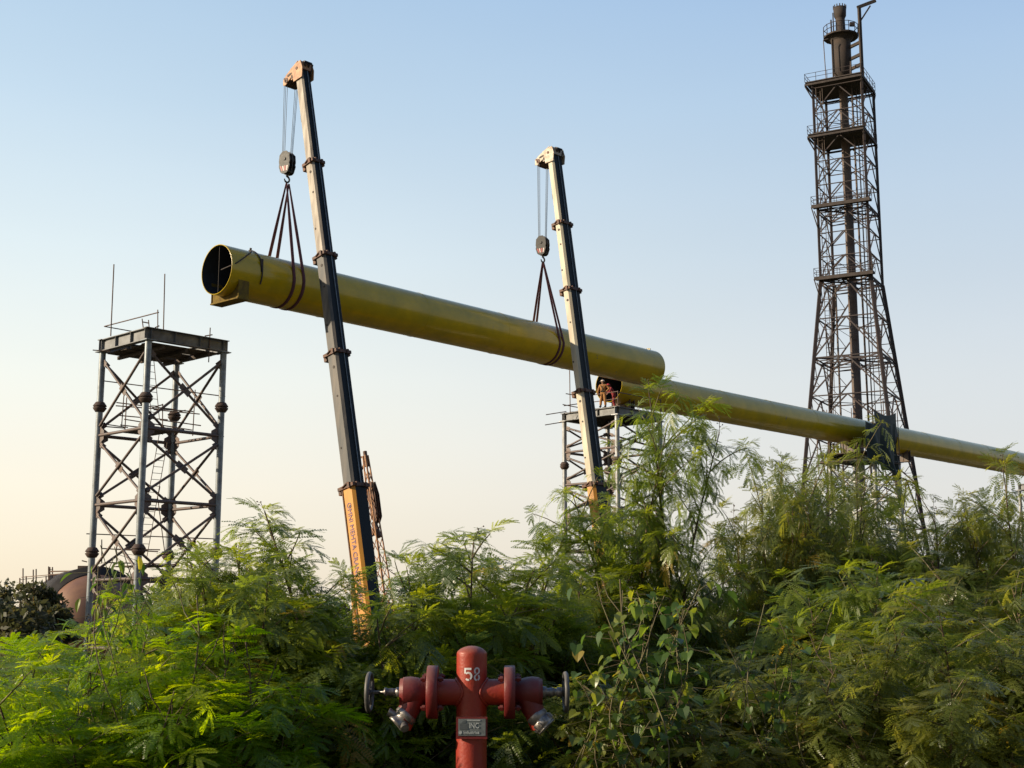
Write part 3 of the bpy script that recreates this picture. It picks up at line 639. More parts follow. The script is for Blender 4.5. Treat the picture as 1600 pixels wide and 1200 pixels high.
    g.box(c0 + fw * 3.4 + Z(1.5), fw * .8, N * 1.2, UP * .15); g.build('chassis', M['boom_yellow'], root, root)
    for a_ in (-5.9, -4.4, 0.6, 2.0):
        for sg in (-1, 1):
            g = MB(); g.lathe(c0 + fw * a_ + N * sg * 1.02 + Z(.55), N * sg, [(-.16, .25), (-.16, .5), (-.1, .55), (.14, .55), (.2, .5), (.2, .32)], 24); wl = g.build('wheel', M['tyre'], root, root)
            g = MB(); g.lathe(c0 + fw * a_ + N * sg * 1.02 + Z(.55), N * sg, [(.2, .32), (.06, .28), (.06, .12), (.16, .1), (.16, 0)], 20); g.build('rim', M['boom_yellow'], wl, root)
    g = MB(); b0 = c0 - fw * 7.2
    pr = [(-1.1, .9), (.3, .9), (.3, 2.6), (-.6, 2.7), (-1.0, 1.8)]
    g.prism([b0 + fw * x_ + Z(z_) - N * 1.2 for x_, z_ in pr], N * 2.4); cb = g.build('driver_cab', M['boom_yellow'], root, root)
    g = MB(); g.prism([b0 + fw * x_ + Z(z_) for x_, z_ in ((-1.03, 1.82), (-.64, 2.6), (-.66, 2.61), (-1.05, 1.83))] , N * .001)
    g.box(b0 + fw * -.83 + Z(2.24), (fw * .36 + UP * .78).normalized() * .36, N * 1.0, (fw * -.78 + UP * .36).normalized() * .02)
    for sg in (-1, 1): g.box(b0 + fw * -.2 + Z(2.15) + N * sg * 1.2, fw * .35, N * .01, UP * .28)
    g.build('window', M['glass'], cb, root)
    for a_ in (-3.0, 3.0):
        for sg in (-1, 1):
            g = MB(); g.bar(c0 + fw * a_ + Z(1.0) + N * sg * 1.1, c0 + fw * a_ + Z(.95) + N * sg * 2.7, .22, .22); g.tube(c0 + fw * a_ + Z(1.1) + N * sg * 2.7, c0 + fw * a_ + Z(.1) + N * sg * 2.7, .08, n=10)
            g.tube(c0 + fw * a_ + Z(.1) + N * sg * 2.7, c0 + fw * a_ + Z(.02) + N * sg * 2.7, .3, n=16); g.build('outrigger', M['boom_yellow'], root, root)
    g = MB(); g.tube(c0 + Z(1.37), c0 + Z(1.6), .8, n=24)
    for sg in (-1, 1): g.prism([c0 + A * sg * .62 + N * n_ + Z(z_) for n_, z_ in ((-1.0, 1.6), (2.4, 1.6), (2.4, 2.2), (.9, 2.9), (.35, 2.9), (-.6, 2.0))], A * sg * .06)
    g.box(c0 + N * 2.4 + Z(1.95), A * 1.15, N * .5, UP * .4)
    g.build('turntable', M['boom_yellow'], root, root)
    g = MB(); g.prism([c0 - A * .9 + N * n_ + Z(z_) for n_, z_ in ((-1.3, 1.5), (.5, 1.5), (.5, 2.95), (-.9, 2.95), (-1.3, 2.2))], -A * .8); oc = g.build('operator_cab', M['boom_yellow'], root, root)
    g = MB(); g.box(c0 - A * 1.71 - N * .35 + Z(2.4), A * .01, N * .65, UP * .4); g.box(c0 - A * 1.3 - N * 1.12 + Z(2.57), A * .35, (N * .4 + UP * .75).normalized() * .32, (N * .75 - UP * .4).normalized() * .01)
    g.build('window', M['glass'], oc, root)
    g = MB(); p0_ = c0 - N * 1.0 + Z(1.75); p1_ = foot + axis * 6.0 - topn * (tot[-1] * .4)
    g.tube(p0_, p0_.lerp(p1_, .62), .18, n=14); g.tube(p0_.lerp(p1_, .62), p1_, .12, n=14, mi=1); g.build('lift_cylinder', [M['boom_yellow'], M['stem_metal']], root, root)
    return dict(root=root, axis=axis, lat=lat, topn=topn, tip=tip, foot=foot, secs=secs, cuts=cuts, L=L_)

tip1 = at(472, 112, Y=60.1); b1 = Vector((at(578, 965, Y=55.9)))
ax1 = (tip1 - b1).normalized()
def cutat(tip, ax, py):
    lo_, hi_ = 0.0, 45.0
    for _ in range(40):
        m_ = (lo_ + hi_) / 2; p = tip - ax * m_; d = p.y * CP + p.z * SP; y_ = 600 - F * (-p.y * SP + p.z * CP) / d
        if y_ < py: lo_ = m_
        else: hi_ = m_
    return lo_
BD, BP, BY, BB = M['boom_dark'], M['boom_pale'], M['boom_yellow'], M['boom_bright']
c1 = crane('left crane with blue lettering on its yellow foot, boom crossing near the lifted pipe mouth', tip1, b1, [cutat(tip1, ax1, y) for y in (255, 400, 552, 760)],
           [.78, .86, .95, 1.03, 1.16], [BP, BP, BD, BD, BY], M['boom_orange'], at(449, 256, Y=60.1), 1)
tip2 = at(865, 243, Y=72.0); b2 = Vector((at(957, 965, Y=69.0)))
ax2 = (tip2 - b2).normalized()
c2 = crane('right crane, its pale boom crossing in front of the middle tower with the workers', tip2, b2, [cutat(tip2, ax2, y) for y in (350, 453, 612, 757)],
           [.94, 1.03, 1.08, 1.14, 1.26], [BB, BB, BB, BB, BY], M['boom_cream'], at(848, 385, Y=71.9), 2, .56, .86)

# lettering on the left crane's yellow section
def text_mesh(s, size, ext=0.0, offset=0.0):
    cu = bpy.data.curves.new('txt', 'FONT'); cu.body = s; cu.size = size; cu.extrude = ext; cu.offset = offset; cu.resolution_u = 3
    o = bpy.data.objects.new('txt', cu); col.objects.link(o); bpy.context.view_layer.update()
    me = bpy.data.meshes.new_from_object(o.evaluated_get(bpy.context.evaluated_depsgraph_get())); bpy.data.objects.remove(o); bpy.data.curves.remove(cu)
    vs = [tuple(v.co) for v in me.vertices]; fs = [tuple(p.vertices) for p in me.polygons]; bpy.data.meshes.remove(me); return vs, fs
vs, fs = text_mesh('OMNI MEHTA CRANE SERVICE', .38, 0.003, 0.0)
d0 = c1['cuts'][4] + .75; hs5, wt5 = c1['secs'][4][1], c1['secs'][4][2]
org = c1['tip'] - c1['axis'] * d0 - c1['lat'] * (wt5 / 2 + .012) - c1['topn'] * (-.22) * 1
g = MB(); g.add([org - c1['axis'] * x * .88 + (-c1['topn']) * (-y + .16) * -1 * -1 for x, y, z in vs], fs)
# letters read down the boom, tops towards the back face
g = MB(); g.add([org - c1['axis'] * (x * .86) + c1['topn'] * (y - .30) - c1['lat'] * z for x, y, z in vs], fs)
g.build('lettering', M['text_blue'], c1['secs'][4][0], c1['root'])
g = MB()     # rail along the lettered side
g.bar(c1['tip'] - c1['axis'] * (d0 - .6) - c1['lat'] * (wt5 / 2 + .02) - c1['topn'] * hs5 * .30, c1['tip'] - c1['axis'] * c1['L'] - c1['lat'] * (wt5 / 2 + .02) - c1['topn'] * hs5 * .30, .05, .04, up=c1['lat'])
g.build('side_rail', M['collar'], c1['secs'][4][0], c1['root'])
# folded lattice jib on the far side of the left boom
c = c1; J0 = at(571, 712, Y=58.4); J1 = at(597, 900, Y=57.6); jd = (J1 - J0).normalized(); J1 = J0 + jd * 11
g = MB(); s1 = c['topn']; s2 = c['lat']
cor = lambda t, wd_: [J0 + jd * t + s1 * i_ * wd_ / 2 + s2 * j_ * wd_ / 2 for i_, j_ in ((-1, -1), (1, -1), (1, 1), (-1, 1))]
T_ = [k_ * .62 for k_ in range(18)]
for k_ in range(len(T_) - 1):
    w0 = .16 + .045 * min(T_[k_], 6); w1 = .16 + .045 * min(T_[k_ + 1], 6); a_, b_ = cor(T_[k_], w0), cor(T_[k_ + 1], w1)
    for q in range(4):
        g.tube(a_[q], b_[q], .035, n=6, caps=False)
        if k_ % 2: g.tube(a_[q], b_[(q + 1) % 4], .02, n=5, caps=False)
        else: g.tube(a_[(q + 1) % 4], b_[q], .02, n=5, caps=False)
jib = g.build('folded_jib', M['boom_orange'], c['root'], c['root'])
g = MB(); q0 = J0 + jd * 1.2
for k_ in range(3): g.prism([q0 + jd * x_ + s1 * (y_ + .02) for x_, y_ in ((0, -.18), (.5, -.25), (1.6, -.2), (1.9, .0), (1.6, .22), (.6, .24), (0, .1))], s2 * (.02)) ; q0 = q0 + s2 * .12
g.tube(J0 - jd * .2, J0 + jd * .5, .09, n=8); g.bar(J0 + s1 * -.55 + jd * -.1, J0 + s1 * .1 + jd * .1, .08); g.bar(J0 + s1 * -.55 + jd * .7, J0 + jd * .2, .06); g.bar(J0 + s1 * -.5 + jd * 3.4, J0 + jd * 3.4, .12, .3)
g.tube(J0 + jd * 3.0 - s1 * .05, J0 + jd * 3.7 + s1 * .15, .13, n=8)
g.build('jib_head', M['collar'], jib, c['root'])
# winch ropes running down behind the back of the boom
g = MB(); g.tube(at(552, 650, Y=58.9), at(563, 712, Y=58.5), .015, n=5); g.tube(at(553, 655, Y=58.9), at(566, 760, Y=58.3), .015, n=5); g.build('winch_rope', M['rope'], c['root'], c['root'])

# ------------------------------------------------------------------ slings
def sling(label, hook, pc, r, w_, off):
    """basket sling: hook, down the far side, under the pipe, up the near side"""
    hook = Vector(hook); e1, e2 = LNx, UP
    v = hook - pc; along_ = v.dot(LAx); hx, hz = v.dot(e1), v.dot(e2); d = math.hypot(hx, hz)
    phi = math.atan2(hz, hx); al = math.acos(r / d)
    a0, a1 = phi + al, phi - al           # tangent points far and near
    pts = [hook - LAx * 0 ]
    n = 26; arc = []
    end = a1 - 0; start = a0
    for k in range(n + 1):
        t = start + (end + 2 * math.pi - start) * k / n
        arc.append((pc + e1 * (r * math.cos(t)) + e2 * (r * math.sin(t)), e1 * math.cos(t) + e2 * math.sin(t)))
    top = hook + LAx * off * .25
    st0 = [(top.lerp(arc[0][0], k / 8), arc[0][1]) for k in range(8)]
    st1 = [(arc[-1][0].lerp(top, k / 8), arc[-1][1]) for k in range(1, 9)]
    line = st0 + arc + st1
    L_ = len(line); vs = []
    for i, (p, nn) in enumerate(line):
        q = min(i, L_ - 1 - i); ww = w_ * (0.45 + 0.55 * min(1, q / 4))
        for s_ in (-1, 1):
            for th in (0.004, 0.022): vs.append(p + LAx * s_ * ww / 2 + nn * th)
    fs = []
    for i in range(L_ - 1):
        b = i * 4; c_ = b + 4
        fs += [(b, b + 1, c_ + 1, c_), (b + 1, b + 3, c_ + 3, c_ + 1), (b + 3, b + 2, c_ + 2, c_ + 3), (b + 2, b, c_, c_ + 2)]
    g = MB(); g.add(vs, fs, 0, True); o = g.build('lifting_sling', M['sling'], loc=hook); return tag(o, label, 'sling', 'maroon slings round the lifted pipe')
def on_lift(px, y=430):
    u = at(px, y, Y=1.0).x; t = (u * lo.y - lo.x) / (LAx.x - u * LAx.y); return t
h1p = at(449.5, 287, Y=60.1); h2p = at(848.5, 409, Y=71.9)
t1 = on_lift(443); t2 = on_lift(853, 530)
sling('maroon sling of the left crane, nearer the open mouth of the lifted pipe', h1p, lo + LAx * (t1 - .28), RP, .17, -.28)
sling('maroon sling of the left crane, farther from the open mouth of the lifted pipe', h1p, lo + LAx * (t1 + .28), RP, .17, .28)
sling('maroon sling of the right crane, the left strap of its pair', h2p, lo + LAx * (t2 - .12), RP, .17, -.15)
sling('maroon sling of the right crane, the right strap of its pair', h2p, lo + LAx * (t2 + .20), RP, .17, .15)

# ------------------------------------------------------------------ flare tower
FC = Vector((44.2, 170.0, SITE)); fr = empty('flare_tower', FC, 'tall rusty lattice tower carrying a flare stack, with railed platforms', 'flare tower')
def half(z): return 4.42 if z > 42.7 else 4.42 + (42.7 - z) * 0.1327
fd = [(-4.35, -1.3), (1.3, -4.35), (4.35, 1.3), (-1.3, 4.35)]; nrmf = math.hypot(4.35, 1.3)
def FPt(k, z, extra=0.0):
    s_ = (half(z) + extra) / 4.42; return Vector((FC.x + fd[k % 4][0] * s_, FC.y + fd[k % 4][1] * s_, z))
for k in range(4):
    g = MB(); g.bar(FPt(k, SITE), FPt(k, 42.7), .42, .42, up=(1, 0, 0)); g.bar(FPt(k, 42.7), FPt(k, 69.4), .30, .30, up=(1, 0, 0)); g.box(FPt(k, SITE + .15), (.7, 0, 0), (0, .7, 0), (0, 0, .2)); g.build('leg', M['flare_steel'], fr, fr)
upz = [68.9, 65.4, 62.0, 58.75, 55.5, 52.2, 49.0, 45.8, 42.7]
lowz = [42.7, 37.6, 32.5, 27.5, 22.5, 16.8, 11.0, 4.0, -4.4]
for k in range(4):
    g = MB(); u_ = (FPt(k + 1, 60) - FPt(k, 60)).normalized(); on = u_.cross(UP)
    for zl, th in ((upz, .13), (lowz, .17)):
        for i in range(len(zl) - 1):
            za, zb_ = zl[i], zl[i + 1]; tA_, tB_ = FPt(k, za), FPt(k + 1, za); bA, bB = FPt(k, zb_), FPt(k + 1, zb_); m_ = (tA_ + tB_) / 2; mb = (bA + bB) / 2
            g.bar(tA_, tB_, th, th * .8); g.bar(m_, bA, th, th * .9, up=on); g.bar(m_, bB, th, th * .9, up=on)
            if zl is upz:
                pass
            else:
                for (c0_, c1_) in ((tA_, bA), (tB_, bB)):
                    q = m_.lerp(c1_, .5); e_ = c0_.lerp(c1_, .5); g.bar(q, e_, .09, .09); g.bar(q, c0_, .09, .09); g.bar(q, (bA + bB) / 2, .07, .07) if False else None
                    q2 = m_.lerp(c1_, .75); g.bar(q2, c0_.lerp(c1_, .75), .07, .07); g.bar(q2, e_, .07, .07)
    g.build('lattice_face', M['flare_steel'], fr, fr)
for z in (65.4, 58.75, 52.2, 45.8, 42.7, 37.6, 32.5, 27.5, 22.5, 16.8):     # horizontal cross frames inside
    g = MB(); m4 = [(FPt(k, z) + FPt(k + 1, z)) / 2 for k in range(4)]
    for k in range(4): g.bar(m4[k], m4[(k + 1) % 4], .09, .09)
    if z in (52.2, 42.7, 32.5):
        for k in range(4): g.bar(FPt(k, z), FPt(k + 1, z - .5), .12, .12); g.bar(FPt(k, z), Vector((FC.x, FC.y, z)), .12, .2); g.bar(m4[k], Vector((FC.x, FC.y, z)), .1, .16); g.bar(FPt(k, z - .45), FPt(k + 1, z - .45), .12, .12)
    g.build('cross_frame', M['flare_steel'], fr, fr)
def railing(g, pts, closed=True, hh=1.1, r=.035):
    n = len(pts)
    for i in range(n if closed else n - 1):
        p, q = Vector(pts[i]), Vector(pts[(i + 1) % n]); L_ = (q - p).length; m_ = max(1, round(L_ / 1.5))
        for f_ in (hh, hh * .5): g.tube(p + UP * f_, q + UP * f_, r, n=5, caps=False)
        for j_ in range(m_ + 1): c_ = p.lerp(q, j_ / m_); g.tube(c_, c_ + UP * hh, r, n=5, caps=False)
def fplat(z, off, ex, railed=True):
    s_ = 1 + ex / 4.42; pts = [Vector((FC.x + off[0] + fd[k][0] * s_, FC.y + off[1] + fd[k][1] * s_, z)) for k in range(4)]
    g = MB(); g.prism([p - UP * .12 for p in pts], UP * .12)
    for k in range(4): g.bar(pts[k] - UP * .42, pts[(k + 1) % 4] - UP * .42, .12, .26)
    for k in range(4): g.bar(pts[k] - UP * .6, Vector((FC.x + fd[k][0] * .96, FC.y + fd[k][1] * .96, z - 2.6)), .12)
    pl = g.build('platform', M['flare_deck'], fr, fr); g = MB(); railing(g, pts); g.build('railing', M['flare_steel'], pl, fr)
fplat(69.6, (-.45, -.25), .72); fplat(62.4, (-.45, -.25), .62)
for z in (52.6, 43.0):      # balconies on the left-front side only
    a_, b_ = FPt(0, z), FPt(1, z); u_ = (b_ - a_).normalized(); on = Vector((u_.y, -u_.x, 0))
    if on.y > 0: on = -on
    pts = [a_ - u_ * .5, a_ - u_ * .5 + on * 1.3, b_ + u_ * .6 + on * 1.3, b_ + u_ * .6]
    g = MB(); g.prism([p - UP * .25 for p in pts], UP * .25); g.bar(pts[1] - UP * .34, pts[2] - UP * .34, .12, .26); g.bar(pts[0] - UP * .5, a_ - UP * 2, .12)
    g.bar(pts[1] - UP * .3, a_ - UP * 3.2, .1)
    pl = g.build('platform', M['flare_deck'], fr, fr); g = MB(); railing(g, pts); g.build('railing', M['flare_steel'], pl, fr)
g = MB(); g.lathe(FC, UP, [(0, 0.8), (0, .62), (74.6, .56)], 24); g.build('flare_stack', M['flare_stack'], fr, fr)
zb = lambda z: z - SITE
g = MB(); g.lathe(FC, UP, [(zb(70.9), .64), (zb(71.5), 1.22), (zb(77.0), 1.25), (zb(77.0), .66), (zb(79.6), .60)], 24)
g.build('stack_barrel', M['flare_burnt'], fr, fr)
g = MB(); g.lathe(FC, UP, [(zb(79.3), .60), (zb(79.7), .80), (zb(80.9), .86), (zb(80.9), .7), (zb(80.0), .5)], 24)
for k in range(14):
    t = 2 * math.pi * k / 14; g.bar(Vector((FC.x + .84 * math.cos(t), FC.y + .84 * math.sin(t), 80.8)), Vector((FC.x + .84 * math.cos(t), FC.y + .84 * math.sin(t), 81.2)), .1)
g.tube((FC.x - .95, FC.y, 72), (FC.x - .95, FC.y, 80.2), .08, n=6); g.tube((FC.x - 1.35, FC.y - .4, 70), (FC.x - 1.35, FC.y - .4, 79.0), .1, n=6)
g.build('burner_tip', M['flare_burnt'], fr, fr)
g = MB(); ring = [Vector((FC.x + 2.3 * math.cos(t), FC.y + 2.3 * math.sin(t), 76.6)) for t in [2 * math.pi * k / 14 for k in range(14)]]
g.prism(ring, UP * .2); g.lathe(Vector((FC.x, FC.y, 0)), UP, [(76.0, 1.2), (76.6, 1.7)], 14); pl = g.build('ring_platform', M['flare_burnt'], fr, fr)
g = MB(); railing(g, [p + UP * .2 for p in ring], hh=1.3, r=.05); g.box((FC.x + 1.3, FC.y - 1.0, 78.1), (.3, 0, 0), (0, .2, 0), (0, 0, .25)); g.build('railing', M['flare_steel'], pl, fr)
g = MB(); dx = Vector((FC.x + 2.1, FC.y - 1.9, 0))
g.bar(dx + UP * 68.5, dx + UP * 80.0, .36, .36); g.bar(dx + UP * 80.05 - Vector((.25, 0, 0)), dx + Vector((2.25, 0, 0)) + UP * 81.05, .28, .40); g.bar(dx + UP * 78.0, dx + Vector((1.5, 0, 0)) + UP * 80.3, .2, .2)
for z in (74.9, 73.2, 71.8): g.bar(Vector((FC.x + .8, FC.y - .7, z)), dx + UP * (z + .3), .3, .4)
g.build('davit_arm', M['flare_burnt'], fr, fr)
g = MB(); g.tube((FC.x - 2.6, FC.y - 1.5, 70), (FC.x - 2.75, FC.y - 1.5, 75.6), .06, n=5); g.tube((FC.x - 2.75, FC.y - 1.5, 75.6), (FC.x - 2.1, FC.y - 1.5, 75.8), .06, n=5)
g.tube((FC.x + .7, FC.y - 1.6, 60), (FC.x + .7, FC.y - 1.6, 72.6), .06, n=5)
for q, r_ in ((.95, .13), (1.5, .08), (1.9, .05)): g.tube((FC.x + q + .3, FC.y - .9, -4), (FC.x + q - .05, FC.y - .9, 69), r_, n=6)
g.tube((FC.x + 2.6, FC.y - 3.0, 5), (FC.x + 1.7, FC.y - 3.6, 46), .06, n=6)
g.tube((FC.x - 2.6, FC.y - 1.8, -4), (FC.x - 2.6, FC.y - 1.8, 42), .12, n=6)
g.build('riser_pipe', M['flare_stack'], fr, fr)
lx = Vector((FC.x - 3.75, FC.y - 1.6, 0)); ladder(lx + UP * 20, lx + UP * 68.8, (1, 0, 0), fr, M['flare_stack'], .55, .6, .04)
g = MB()
for s_ in (-.42, .42): g.tube(lx + Vector((s_, -.5, 20)), lx + Vector((s_, -.5, 68.6)), .035, n=5)
for i in range(40): z = 20.5 + i * 1.2; g.path([lx + Vector((.45 * math.sin(t), -.3 - .45 * math.cos(t), z)) for t in [R(x) for x in (-90, -45, 0, 45, 90)]], .02, n=4)
g.build('ladder_cage', M['flare_stack'], fr, fr)
g = MB()      # stay cables from the legs in to the stack
for z in (66, 60, 53, 46, 37, 27): g.tube(FPt(0, z + 1), Vector((FC.x, FC.y - .7, z - 2)), .035, n=4); g.tube(Vector((FC.x - .6, FC.y - .7, z + .6)), FPt(1, z - 3.0), .03, n=4)
g.build('stay_cable', M['flare_stack'], fr, fr)

# ------------------------------------------------------------------ tank at the left
TC = at(147, 970, Y=88); tr = empty('storage_tank', (TC.x, TC.y, SITE), 'large brown rounded storage tank low at the left, behind the empty tower', 'tank')
RT = 2.95; td = Vector((-.42, .90, 0)).normalized(); c0 = Vector((TC.x, TC.y, TC.z))
g = MB(); g.lathe(c0, -td, [(0, RT)] + [(2.2 * math.sin(t), RT * math.cos(t)) for t in [R(x) for x in range(6, 91, 6)]], 64); g.build('domed_head', M['tank'], tr, tr)
g = MB(); g.lathe(c0, td, [(-.02, RT - .02), (-.02, RT + .08), (.12, RT + .08), (.12, RT + .55), (9, RT + .55), (9.4, RT * .9), (10, .1)], 64); g.build('tank_shell', M['tank_shade'], tr, tr)
g = MB()
for t in (2, 8): g.box(c0 + td * t - UP * (RT + .7 - .2), td * .4, Vector((td.y, -td.x, 0)) * 2.4, UP * (abs(SITE - TC.z) - RT) * .52 + UP * .1)
g.build('cradle', M['brick'], tr, tr)
g = MB(); sx = Vector((td.y, -td.x, 0)); w0 = at(78, 908, Y=93); w1 = at(122, 893, Y=91)
g.prism([at(80, 897, Y=94), at(106, 895, Y=94), at(115, 897, Y=94), at(100, 915, Y=94), at(83, 921, Y=94)], Vector((0, .5, 0))); g.build('lagging_panel', M['brick'], tr, tr)
g = MB(); pw = [at(32, 920, Y=93), at(90, 920, Y=93)]
g.bar(pw[0], pw[1], 1.2, .15); g.bar(at(34, 902, Y=93), at(136, 893, Y=90), .05); g.bar(at(30, 906, Y=94), at(80, 900, Y=94), .04)
for x, yt in ((31, 903), (36, 888), (41, 900), (52, 890), (56.5, 889), (72, 900), (76, 885), (78, 886), (82, 886)): g.tube(at(x, 921, Y=93), at(x, yt, Y=93), .045, n=5)
g.bar(at(75, 890, Y=93), at(83, 890, Y=93), .04); g.bar(at(78, 893, Y=91), at(135, 892, Y=90), .09); g.box(at(132, 889, Y=90), (.35, 0, 0), (0, .35, 0), (0, 0, .2))
for x in (33, 56, 73): g.tube(at(x, 921, Y=93), (at(x, 921, Y=93).x, 93, SITE), .08, n=6)
g.build('walkway', M['scaffold'], tr, tr)
g = MB(); g.bar(at(79, 918, Y=92.6), at(80, 897, Y=92.6), .14, .14); g.build('pale_post', M['pale_metal'], tr, tr)

# ------------------------------------------------------------------ workers
def chain_skin(name, nodes, edges, m, parent, root, sub=1):
    me = bpy.data.meshes.new(name); me.from_pydata([Vector(n_[0]) - root.location for n_ in nodes], edges, []); me.materials.append(m)
    o = bpy.data.objects.new(name, me); col.objects.link(o); o.parent = parent
    md = o.modifiers.new('skin', 'SKIN'); md.use_smooth_shade = True
    if not me.skin_vertices: return o
    for i, n_ in enumerate(nodes):
        r_ = n_[1]; me.skin_vertices[0].data[i].radius = (r_, r_) if not isinstance(r_, tuple) else r_
        me.skin_vertices[0].data[i].use_root = (i == 0)
    if sub: sb = o.modifiers.new('sub', 'SUBSURF'); sb.levels = sub; sb.render_levels = sub
    return o
def worker(label, base, yaw, pose, suit, hat):
    root = empty('person', base, label, 'person')
    f = Vector((math.cos(yaw), math.sin(yaw), 0)); s_ = Vector((-f.y, f.x, 0))       # forward, left
    P = lambda a, b, z: Vector(base) + f * a + s_ * b + UP * z
    ln = pose.get('lean', 0.0)
    def T(a, b, z):      # torso lean above the hips
        dz = max(0, z - .95); return P(a + dz * math.sin(ln), b, .95 + (dz) * math.cos(ln) if z > .95 else z)
    J = dict(pel=T(0, 0, .95), wai=T(0, 0, 1.12), che=T(.0, 0, 1.33), nk=T(0, 0, 1.50), hd=T(.03, 0, 1.62), ht=T(.02, 0, 1.72))
    body = [(J['pel'], .13), (J['wai'], .12), (J['che'], (.15, .12)), (J['nk'], .055), (J['hd'], (.085, .09)), (J['ht'], .06)]
    E_ = [(0, 1), (1, 2), (2, 3), (3, 4), (4, 5)]; suit_n = [(J['pel'], .155), (J['wai'], .15), (J['che'], (.175, .145)), (T(0, 0, 1.46), .075)]; SE = [(0, 1), (1, 2), (2, 3)]
    boots = []
    for sg, arm, leg in ((1, pose['la'], pose['ll']), (-1, pose['ra'], pose['rl'])):
        sh = T(0, sg * .19, 1.42); el = T(*arm[0]); wr = T(*arm[1]); hip = T(0, sg * .09, .90); kn = P(*leg[0]); an = P(*leg[1])
        n0 = len(body); body += [(sh, .06), (el, .042), (wr, .03)]; E_ += [(2, n0), (n0, n0 + 1), (n0 + 1, n0 + 2)]
        dh = (wr - el).normalized(); body.append((wr + dh * .06, (.035, .02))); E_.append((n0 + 2, n0 + 3))
        side = dh.cross(f).normalized() if abs(dh.dot(f)) < .9 else s_
        for q, ln_ in ((-.03, .07), (-.01, .085), (.01, .08), (.03, .065)):
            body.append((wr + dh * (.07 + ln_) + side * q * 1.2 + f * .015, .009)); E_.append((n0 + 3, len(body) - 1))
        body.append((wr + dh * .08 + side * -.06, .011)); E_.append((n0 + 2, len(body) - 1))
        n1 = len(body); body += [(hip, .08), (kn, .055), (an, .04), (an + f * .13 - UP * .05, .035)]; E_ += [(0, n1), (n1, n1 + 1), (n1 + 1, n1 + 2), (n1 + 2, n1 + 3)]
        m0 = len(suit_n); suit_n += [(sh, .085), (el, .068), (wr, .055), (hip, .115), (kn, .092), (an + UP * .04, .085)]
        SE += [(2, m0), (m0, m0 + 1), (m0 + 1, m0 + 2), (0, m0 + 3), (m0 + 3, m0 + 4), (m0 + 4, m0 + 5)]
        g = MB(); g.path([an + UP * .06, an - UP * .02, an - UP * .045 + f * .06, an - UP * .05 + f * .2], [.06, .062, .06, .045], n=10); g.build('boot', M['boot'], root, root)
    b = chain_skin('body', body, E_, M['skin'], root, root, 2)
    chain_skin('coverall', suit_n, SE, suit, root, root, 2)
    g = MB(); hc_ = J['hd'] + UP * .035 + f * .005
    g.lathe(hc_, UP, [(0.0, .165), (.005, .165), (.012, .125), (.05, .12), (.09, .09), (.115, .04), (.12, .002)], 20); g.box(hc_ + f * .14 + UP * .0, f * .05, s_ * .07, UP * .006); g.build('hard_hat', hat, root, root)
    g = MB(); fc = J['hd'] + f * .085
    g.prism([fc + UP * .01 + f * .005, fc - UP * .035 + s_ * .018 + f * .02, fc - UP * .035 - s_ * .018 + f * .02], f * .012)
    for q in (-.032, .032): g.box(fc + s_ * q + UP * .012 - f * .004, f * .006, s_ * .012, UP * .006)
    g.box(fc - UP * .065, f * .006, s_ * .022, UP * .005)
    for q in (-.092, .092): g.box(J['hd'] + s_ * q, f * .018, s_ * .008, UP * .03)
    g.build('face', M['skin'], root, root)
    return root, J, T
wf = at(944, 632, Y=84.0); wz = 13.056
w1, J1_, T_1 = worker('worker in tan-orange coverall and pale hard hat standing in front of the dark pipe mouth', Vector((wf.x - .05, wf.y + .15, wz)), math.atan2(-.93, -.35),
    dict(lean=.05, la=((-.02, .42, 1.18), (.10, .24, .99)), ra=((.02, -.30, 1.15), (.14, -.30, .92)), ll=((.03, .13, .48), (0, .15, .08)), rl=((.05, -.13, .48), (.02, -.17, .08))), M['coverall'], M['helmet'])
g = MB()
for z_ in (.98, 1.0): pass
g.lathe(J1_['pel'] + UP * .06, UP, [(-.03, .163), (-.03, .172), (.03, .172), (.03, .163)], 16); g.path([T_1(.14, .12, 1.42), T_1(.17, .02, 1.2), T_1(.17, -.1, 1.0)], .018, n=6); g.path([T_1(.14, -.12, 1.42), T_1(.17, 0, 1.2), T_1(.17, .12, 1.0)], .018, n=6)
g.build('harness', M['tarp'], w1, w1)
worker('worker in dark red clothes bending behind the one in the tan coverall', Vector((wf.x + .72, wf.y + 1.0, wz)), math.atan2(-.2, -.98),
    dict(lean=.55, la=((.25, .26, 1.14), (.45, .18, 1.0)), ra=((.25, -.26, 1.14), (.45, -.18, 1.0)), ll=((.10, .13, .48), (-.05, .14, .08)), rl=((.0, -.13, .48), (-.12, -.15, .08))), M['red_cloth'], M['red_stripe'])

# ------------------------------------------------------------------ fire hydrant
HX, HY = at(737, 1079, Y=7.5).x, 7.5; HZ = -.405; RH = .083
hy = empty('fire_hydrant', (HX, HY, -1.6), 'red fire hydrant with two valve arms and white number 58', 'fire hydrant')
X = Vector((1, 0, 0)); Yv = Vector((0, 1, 0)); HO = Vector((HX, HY, HZ))
pxm = 7.5 / F * 1.0
g = MB(); g.lathe((HX, HY, 0), UP, [(-1.6, RH), (HZ + .19, RH), (HZ + .205, RH), (HZ + .213, RH - .002), (HZ + .220, RH - .007), (HZ + .231, RH - .020), (HZ + .240, RH - .038), (HZ + .246, RH - .06), (HZ + .248, .001)], 48)
g.build('standpipe', M['hydrant_red'], hy, hy)
g = MB(); ra = .070
g.tube(HO - X * .19, HO + X * .185, ra, n=40, caps=False)
for sg in (-1, 1):     # mitred weld collar where the arm meets the pipe
    for k in range(24):
        pass
arm = g.build('cross_arm', M['hydrant_red'], hy, hy)
